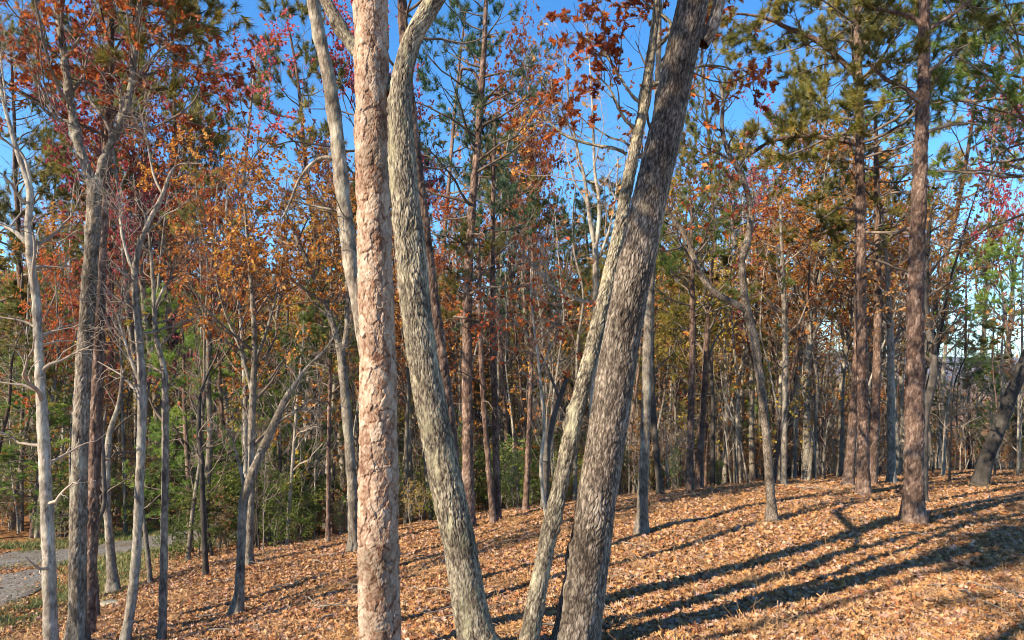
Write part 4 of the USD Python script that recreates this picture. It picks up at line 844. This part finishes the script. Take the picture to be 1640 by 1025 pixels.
for d in [('gpine', 305, 480, 17.5, 1.), ('gpine', 352, 520, 19.5, 1.1), ('gpine', 452, 545, 18.5, 1.1), ('gpine', 490, 500, 21, 1.), ('gpine', 15, 480, 24, 1.1), ('gpine', 62, 500, 27, 1.1), ('pine', 110, 500, 30, 1.1), ('gold', 88, 425, 23.5, .9), ('gold', 185, 600, 25, .9), ('gpine', 410, 600, 17.5, .8), ('orange', 1290, 260, 17.5, 1.), ('orange', 1345, 320, 18.5, 1.), ('rust', 1425, 330, 19, .9), ('orange', 1250, 370, 18.5, .9), ('crimson', 1205, 290, 20, .9), ('gold', 1385, 400, 20, .9), ('orange', 1310, 420, 21, 1.), ('rust', 1440, 420, 21, .9), ('orange', 1400, 250, 20, 1.), ('rust', 1520, 330, 20, .8), ('gold', 1160, 400, 21, .9), ('orange', 650, 400, 19, .8), ('rust', 880, 350, 21, .8), ('gold', 990, 500, 19, .8), ('gold', 1085, 470, 20, .8), ('gold', 690, 500, 20, .8), ('pine', 1110, 400, 19, .8)]: place(*d)
for px, py, Y, w in [(440, 770, 17, 1.), (405, 755, 19, 1.), (480, 790, 18, 1.1), (455, 740, 21, 1.2), (850, 745, 18, 1.3), (825, 730, 20, 1.2), (905, 740, 19, 1.2), (1335, 745, 19, 1.), (1150, 742, 19, 1.1), (1060, 735, 20, 1.), (700, 760, 19, 1.), (270, 800, 18, .9), (320, 790, 17, .9), (350, 760, 20, 1.1), (1300, 730, 24, 1.), (950, 735, 22, 1.2), (780, 735, 22, 1.2), (510, 770, 22, 1.2), (225, 760, 24, 1.1)]:
    place('bush', px, py, max(15.8, Y - 1.8), w * 1.25)
for i in range(46):                                                   # fuller lit crowns half way back
    px = brng.uniform(20, 1480)
    kd = ['rust', 'orange', 'crimson', 'gold', 'gpine'] if px < 620 else ['gold', 'orange', 'gold', 'rust', 'pine']
    place(kd[brng.integers(5)], px, brng.uniform(300, 470), brng.uniform(23, 36), brng.uniform(.9, 1.2))
REG = [(260, ['gpine', 'pine', 'brown', 'gold', 'rust', 'bare', 'bare']), (560, ['gpine', 'orange', 'rust', 'pine', 'bare', 'gold', 'crimson']), (1000, ['orange', 'brown', 'rust', 'gold', 'bare', 'pine']), (1340, ['orange', 'gold', 'brown', 'orange', 'bare', 'pine']), (9999, ['orange', 'rust', 'bare', 'brown', 'gpine', 'bare'])]
for i in range(110):
    px = brng.uniform(-70, 1710); Y = brng.uniform(19, 58)
    if px > 1180 and brng.random() < (.55 if px < 1420 else .88): continue
    ks = next(k for e, k in REG if px < e)
    hi, lo = (430, 590) if px < 1180 else (470, 640)
    place(ks[brng.integers(len(ks))], px, brng.uniform(hi, lo), Y, brng.uniform(.8, 1.1))
for i in range(125):
    px = brng.uniform(-40, 1680)
    if px > 1440 and brng.random() < .5: continue
    Y = brng.uniform(15.5 if px > 320 else 21, 34)
    place('pole', px, brng.uniform(200, 540), Y, brng.uniform(.75, 1.3))
for i in range(34):
    place('pole', brng.uniform(980, 1500), brng.uniform(260, 560), brng.uniform(15.5, 27), brng.uniform(.9, 1.5))
for i in range(230):
    px = brng.uniform(-40, 1680); Y = brng.uniform(15.2 if px > 300 else 20, 30)
    place('sapling', px, brng.uniform(500, 730), Y, brng.uniform(.7, 1.1))

plant()

def undergrowth():
    inst = UsdGeom.PointInstancer.Define(stage, '/World/undergrowth')
    tag(inst, 'tangle of twiggy brown, gold and green undergrowth filling the woods beyond the crest and road', 'undergrowth', kind='stuff')
    protos = []
    for k, (nm, lm, wm, fill) in enumerate([('brown_shrub', 'leaf_brown', 'twig', .5), ('gold_shrub', 'leaf_gold', 'twig_pale', .5), ('green_shrub', 'leaf_green', 'twig', .7), ('orange_shrub', 'leaf_orange', 'twig', .5), ('bare_shrub', 'leaf_brown', 'twig_pale', .12), ('pale_green_shrub', 'needle_green', 'twig_pale', .5)]):
        rng = np.random.default_rng(600 + k)
        x = UsdGeom.Xform.Define(stage, '/World/undergrowth/' + nm)
        A = []
        for s in range(3):
            n = 5; w = np.cumsum(rng.normal(0, .09, (n, 2)), 0) + rng.normal(0, .25, 2)
            A.append((np.c_[w, np.linspace(-.1, rng.uniform(1.6, 2.8), n)], np.linspace(.018, .006, n)))
        wood, leaf = crown_geo(rng, A, dict(n1=9, n2=4, n3=3, t=(.15, 1.), len=1.0, leaves=5, fill=fill, size=.085))
        v, f = merge([tubes(p[None], r[None], 4) for p, r in A] + wood)
        put(f'{x.GetPath()}/stems', v, f, wm, smooth=True, pv={'tone': np.full(len(v), .3)})
        put(f'{x.GetPath()}/leaves', leaf[0], leaf[1], lm, pv={'rnd': leaf[2]})
        protos.append(x.GetPath())
    rng = np.random.default_rng(78)
    n = 2400
    Y = 16.5 + 44 * rng.random(n) ** 1.1; px = rng.uniform(-80, 1720, n); X = (px - CX) / F * Y
    keep = (road_tree.query(np.c_[X, Y])[0] > 2.4) & ((px > 330) | (Y > 20.5)) & ((px < 1100) | (Y > 17))
    dens = np.where(px < 1050, .9, np.where(px < 1440, .24, .15))
    keep &= rng.random(n) < dens
    X, Y, px = X[keep], Y[keep], px[keep]; n = len(X)
    Z = terrain_z(np.c_[X, Y])
    pid = np.where(px < 330, rng.choice(6, n, p=[.2, .14, .28, .08, .15, .15]), np.where(px < 1000, rng.choice(6, n, p=[.1, .12, .28, .1, .22, .18]), rng.choice(6, n, p=[.16, .11, .05, .16, .49, .03])))
    s = rng.uniform(.35, 1.05, n) * np.clip(.6 + (Y - 16) / 25, .6, 1.2); an = rng.uniform(0, 3.14, n)
    inst.CreatePrototypesRel().SetTargets(protos)
    inst.CreateProtoIndicesAttr(Vt.IntArray.FromNumpy(pid.astype(np.int32)))
    inst.CreatePositionsAttr(Vt.Vec3fArray.FromNumpy(np.c_[X, Y, Z].astype(np.float32)))
    inst.CreateScalesAttr(Vt.Vec3fArray.FromNumpy(np.c_[s, s, s * rng.uniform(.8, 1.3, n)].astype(np.float32)))
    inst.CreateOrientationsAttr(Vt.QuathArray([Gf.Quath(float(math.cos(a)), 0, 0, float(math.sin(a))) for a in an]))
undergrowth()

# the wooded far hillside, one mass
def far_mass():
    inst = UsdGeom.PointInstancer.Define(stage, '/World/far_woods')
    tag(inst, 'distant wooded hillside of small orange, brown and green trees beyond the crest', 'woods', kind='stuff')
    protos = []
    for k, (kind, mat) in enumerate([('broad', 'leaf_orange'), ('broad', 'leaf_brown'), ('broad', 'leaf_gold'), ('pine', 'needle_green'), ('broad', 'leaf_rust')]):
        rng = np.random.default_rng(300 + k)
        pts = np.c_[np.zeros(5), np.zeros(5), np.linspace(-.5, 9, 5)]; rad = np.linspace(.13, .03, 5)
        x = UsdGeom.Xform.Define(stage, '/World/far_woods/' + ['orange_tree', 'brown_tree', 'yellow_tree', 'green_pine', 'rusty_tree'][k])
        A = [(pts, rad)]
        sp = dict(n1=14, n2=4, n3=3, t=(.3, 1.), len=2.6, leaves=6, fill=.9, size=.24) if kind == 'broad' else dict(kind='pine', t=(.15, 1.), n1=30, n2=4, n3=2, len=2.2, size=.32, tufts=3)
        wood, leaf = crown_geo(rng, A, sp)
        v, f = merge([tubes(pts[None], rad[None], 5), wood[0]])
        put(f'{x.GetPath()}/wood', v, f, 'bark_grey', smooth=True, pv={'tone': np.full(len(v), .3)})
        put(f'{x.GetPath()}/crown', leaf[0], leaf[1], mat, pv={'rnd': leaf[2]})
        protos.append(x.GetPath())
    rng = np.random.default_rng(77)
    n = 5200
    Y = 52 + (330 - 52) * rng.random(n) ** 1.3; px = rng.uniform(-150, 1790, n)
    X = (px - CX) / F * Y
    keep = road_tree.query(np.c_[X, Y])[0] > 3.2
    X, Y, px = X[keep], Y[keep], px[keep]
    Z = terrain_z(np.c_[X, Y])
    n = len(X)
    pid = np.where(px < 520, rng.choice(5, n, p=[.14, .2, .14, .4, .12]), rng.choice(5, n, p=[.36, .24, .16, .08, .16]))
    s = rng.uniform(.75, 1.25, n)
    an = rng.uniform(0, 6.28, n)
    inst.CreatePrototypesRel().SetTargets(protos)
    inst.CreateProtoIndicesAttr(Vt.IntArray.FromNumpy(pid.astype(np.int32)))
    inst.CreatePositionsAttr(Vt.Vec3fArray.FromNumpy(np.c_[X, Y, Z].astype(np.float32)))
    inst.CreateScalesAttr(Vt.Vec3fArray.FromNumpy(np.c_[s, s, s * rng.uniform(.8, 1.2, n)].astype(np.float32)))
    inst.CreateOrientationsAttr(Vt.QuathArray([Gf.Quath(float(math.cos(a / 2)), 0, 0, float(math.sin(a / 2))) for a in an]))
far_mass()

usdkit.material(stage, '/World/Looks/air', {'v': ('principled_volume', {'color': (.66, .78, 1.0), 'density': HAZE, 'anisotropy': .2})}, volume='v.volume')
if HAZE: 
    m = trimesh.creation.box([22000, 22000, 390]); m.apply_translation([0, 0, 120])
    tag(put('/World/haze', np.array(m.vertices), np.array(m.faces), 'air'), 'thin blue haze in the air that pales the distant mountains', 'haze', kind='stuff')

# ------------------------------------------------------------------ leaf litter, straw, grass, fallen sticks
def litter():
    inst = UsdGeom.PointInstancer.Define(stage, '/World/fallen_leaves')
    tag(inst, 'thick layer of fallen tan, ochre and rust leaves over the slope', 'fallen leaves', kind='stuff')
    protos, wts = [], []
    lv, lf = LOBED
    names = ['tan_leaf', 'ochre_leaf', 'rust_leaf', 'pale_leaf', 'brown_leaf', 'pink_leaf']
    for k, (m, w) in enumerate(zip(LITTER, (.30, .24, .14, .07, .15, .10))):
        for c in range(2):
            rng = np.random.default_rng(400 + k * 3 + c)
            v = lv.copy(); v[:, 1] -= .5
            v[:, 0] *= rng.uniform(.9, 1.3)
            curl = rng.uniform(.5, 1.6)
            v[:, 2] = curl * (v[:, 0] ** 2) + rng.uniform(-.5, .9) * v[:, 1] ** 2 + rng.normal(0, .05, len(v))
            x = UsdGeom.Xform.Define(stage, numbered(f'/World/fallen_leaves/{names[k]}'))
            put(f'{x.GetPath()}/blade', v, lf, m)
            protos.append(x.GetPath()); wts.append(w / 2)
    for c in range(2):
        x = UsdGeom.Xform.Define(stage, numbered('/World/fallen_leaves/needle_straw'))
        rng = np.random.default_rng(440 + c); V, T = [], []
        for i in range(9):
            a = rng.uniform(0, 6.28); d = np.array([math.cos(a), math.sin(a), rng.normal(0, .12)]); s = np.array([-d[1], d[0], .3]) * .022
            o = len(V); ctr = np.r_[rng.normal(0, .35, 2), rng.uniform(0, .25)]
            V += [ctr - d * .8 - s, ctr - d * .8 + s, ctr + d * .8]; T.append((o, o + 1, o + 2))
        put(f'{x.GetPath()}/needles', np.array(V), np.array(T), 'straw'); protos.append(x.GetPath())
    rng = np.random.default_rng(55)
    n = 310000
    Y = 3.6 + 15.5 * rng.random(n) ** 1.35
    px = rng.uniform(-60, 1700, n); X = (px - CX) / F * Y
    keep = road_tree.query(np.c_[X, Y])[0] > 1.7 + rng.random(n) * .8
    on_road = ~keep & (rng.random(n) < np.clip((meshkit.fbm(np.c_[X * .8, Y * .8, X * 0], 3, 31) - .40) * 2.6, .05, .7))
    keep |= on_road
    X, Y = X[keep], Y[keep]; n = len(X)
    clump = meshkit.fbm(np.c_[X * 1.3, Y * 1.3, X * 0], 3, 12)
    straw = rng.random(n) < np.clip((clump - .65) * 2, .004, .12)
    pid = rng.choice(len(wts), n, p=np.array(wts) / sum(wts))
    pid = np.where(straw, len(wts) + rng.integers(0, 2, n), pid)
    Z = terrain_z(np.c_[X, Y]) + .008 + .035 * rng.random(n) ** 2
    s = np.where(straw, rng.uniform(.09, .16, n), rng.uniform(.042, .092, n))
    tilt = rng.normal(0, .5, n); tilt2 = rng.normal(0, .5, n); an = rng.uniform(0, 6.28, n)
    cz, sz, cx_, sx, cy, sy = np.cos(an / 2), np.sin(an / 2), np.cos(tilt / 2), np.sin(tilt / 2), np.cos(tilt2 / 2), np.sin(tilt2 / 2)
    qw = cx_ * cy * cz + sx * sy * sz; qx = sx * cy * cz - cx_ * sy * sz; qy = cx_ * sy * cz + sx * cy * sz; qz = cx_ * cy * sz - sx * sy * cz
    Q = np.c_[qx, qy, qz, qw].astype(np.float16)
    inst.CreatePrototypesRel().SetTargets(protos)
    inst.CreateProtoIndicesAttr(Vt.IntArray.FromNumpy(pid.astype(np.int32)))
    inst.CreatePositionsAttr(Vt.Vec3fArray.FromNumpy(np.c_[X, Y, Z].astype(np.float32)))
    inst.CreateScalesAttr(Vt.Vec3fArray.FromNumpy(np.c_[s, s, s].astype(np.float32)))
    inst.CreateOrientationsAttr(Vt.QuathArray.FromNumpy(Q))
litter()

def grass():
    inst = UsdGeom.PointInstancer.Define(stage, '/World/verge_grass')
    tag(inst, 'short green and straw-coloured grass along the edges of the gravel road', 'grass', kind='stuff')
    protos = []
    for c, m in enumerate(('grass', 'grass', 'grass_dry')):
        x = UsdGeom.Xform.Define(stage, numbered('/World/verge_grass/tuft'))
        rng = np.random.default_rng(500 + c); V, T = [], []
        for i in range(12):
            a = rng.uniform(0, 6.28); l = rng.uniform(.5, 1.1); r = rng.uniform(0, .35)
            b = np.array([math.cos(a) * r, math.sin(a) * r, -.1]); d = np.array([math.cos(a) * .5, math.sin(a) * .5, 1]) * l; s = np.array([-math.sin(a), math.cos(a), 0]) * .05
            o = len(V); V += [b - s, b + s, b + d]; T.append((o, o + 1, o + 2))
        put(f'{x.GetPath()}/blades', np.array(V), np.array(T), m); protos.append(x.GetPath())
    rng = np.random.default_rng(56)
    n = 110000
    X = rng.uniform(-20, -5, n); Y = rng.uniform(5, 26, n)
    d = road_tree.query(np.c_[X, Y])[0]
    pr = np.exp(-((d - 2.0) / .75) ** 2) * np.clip((meshkit.fbm(np.c_[X * .5, Y * .5, X * 0], 3, 2) - .28) * 5, .05, 1)
    keep = rng.random(n) < pr
    X, Y = X[keep], Y[keep]; n = len(X)
    Z = terrain_z(np.c_[X, Y])
    s = rng.uniform(.06, .15, n)
    inst.CreatePrototypesRel().SetTargets(protos)
    inst.CreateProtoIndicesAttr(Vt.IntArray.FromNumpy(rng.integers(0, 3, n).astype(np.int32)))
    inst.CreatePositionsAttr(Vt.Vec3fArray.FromNumpy(np.c_[X, Y, Z].astype(np.float32)))
    inst.CreateScalesAttr(Vt.Vec3fArray.FromNumpy(np.c_[s, s, s].astype(np.float32)))
    inst.CreateOrientationsAttr(Vt.QuathArray([Gf.Quath(float(math.cos(a)), 0, 0, float(math.sin(a))) for a in rng.uniform(0, 3.14, n)]))
grass()

def twigs():
    inst = UsdGeom.PointInstancer.Define(stage, '/World/fallen_twigs')
    tag(inst, 'small broken twigs lying among the fallen leaves', 'fallen twigs', kind='stuff')
    protos = []
    for c in range(4):
        rng = np.random.default_rng(620 + c)
        x = UsdGeom.Xform.Define(stage, numbered('/World/fallen_twigs/twig'))
        n = 6; p = np.c_[np.linspace(-.5, .5, n), np.cumsum(rng.normal(0, .045, n)), np.abs(rng.normal(.03, .025, n))]
        p1, r1, _ = kids(rng, p[None], np.linspace(.013, .006, n)[None], 2, (.3, .9), (30, 55), .35, 3, .1, 0., .7, flat=.8)
        v, f = merge([tubes(p[None], np.linspace(.013, .006, n)[None], 5), tubes(p1, r1, 4)])
        put(f'{x.GetPath()}/wood', v, f, 'bark_grey' if c % 2 else 'twig', smooth=True, pv={'tone': np.full(len(v), .3)}); protos.append(x.GetPath())
    rng = np.random.default_rng(57); n = 190
    Y = 4.5 + 12 * rng.random(n); X = (rng.uniform(100, 1700, n) - CX) / F * Y
    k = road_tree.query(np.c_[X, Y])[0] > 2; X, Y = X[k], Y[k]; n = len(X)
    s = rng.uniform(.2, .75, n)
    inst.CreatePrototypesRel().SetTargets(protos)
    inst.CreateProtoIndicesAttr(Vt.IntArray.FromNumpy(rng.integers(0, 4, n).astype(np.int32)))
    inst.CreatePositionsAttr(Vt.Vec3fArray.FromNumpy(np.c_[X, Y, terrain_z(np.c_[X, Y]) + .035].astype(np.float32)))
    inst.CreateScalesAttr(Vt.Vec3fArray.FromNumpy(np.c_[s, s, s].astype(np.float32)))
    inst.CreateOrientationsAttr(Vt.QuathArray([Gf.Quath(float(math.cos(q)), 0, 0, float(math.sin(q))) for q in rng.uniform(0, 3.14, n)]))
twigs()

def stick(px, py, Y, az, L, r, mat, label):
    rng = np.random.default_rng(int(px))
    x = (px - CX) / F * Y; z = gz(x, Y); base = np.array([x, Y, z])
    d = np.array([math.cos(az), math.sin(az)]); n = 7
    s = np.linspace(-.5, .5, n) * L
    xy = np.array([x, Y]) + d * s[:, None] + np.cumsum(rng.normal(0, .03 * L, (n, 2)), 0)
    pts = np.c_[xy, terrain_z(xy) + r + .02]
    t = thing('fallen_branch', base, label, 'branch')
    v, f, tone = trunk_mesh(pts, np.linspace(r, r * .5, n), 'smooth', int(px), .04, 10)
    put(f'{t.GetPath()}/stem', v - base, f, mat, smooth=True, pv={'tone': tone})
    p1, r1, _ = kids(rng, pts[None], np.linspace(r, r * .5, n)[None], 3, (.3, .95), (30, 60), L * .3, 4, .1, .0, .6, flat=.8)
    v, f = tubes(p1, r1, 5)
    put(f'{t.GetPath()}/side_twig', v - base, f, mat, smooth=True, pv={'tone': np.full(len(v), .3)})
for a in [(1105, 850, 10.6, .55, 1.1, .022, 'bark_pale', 'pale fallen branch on the leaves right of the straight tan trunk'), (1390, 800, 12.2, .9, .9, .012, 'bark_pale', 'thin fallen stick on the crest left of the stout pine'),
          (480, 920, 10.5, .5, .8, .02, 'bark_dark', 'short dark fallen branch on the slope left of the flaky pine'), (395, 965, 9.2, .2, 1.2, .014, 'bark_pale', 'thin pale stick lying beside the curved foot of the leaning trunk'),
          (1330, 785, 13.6, .3, 1.4, .016, 'bark_grey', 'grey fallen stick along the crest right of the sinuous tree'), (1560, 800, 11.5, .5, 1.6, .02, 'bark_grey', 'grey fallen branch on the crest near the right edge'),
          (705, 905, 9.2, .6, .9, .016, 'bark_grey', 'grey fallen stick between the flaky pine and left-leaning oak'), (190, 925, 13.4, 2.0, 1.6, .02, 'bark_grey', 'bare grey fallen branch propped beside the gravel road verge')]:
    stick(*a)
def rock(px, Y, s, label):
    m = trimesh.creation.icosphere(3, 1.0); v = np.array(m.vertices)
    v = v * [1.3, .9, .6] * (1 + (meshkit.fbm(v * 1.4 + px, 3, 5) - .5)[:, None] * .8) * s
    x = (px - CX) / F * Y; base = np.array([x, Y, gz(x, Y)])
    t = thing('rock', base, label, 'rock'); put(f'{t.GetPath()}/stone', v + [0, 0, s * .15], np.array(m.faces), 'stone', smooth=True, pv={'tone': np.full(len(v), .25)})
rock(176, 11.6, .13, 'tan rock on the bank below the roadside trunk')
rock(150, 12.2, .09, 'small grey rock at the edge of the road verge')
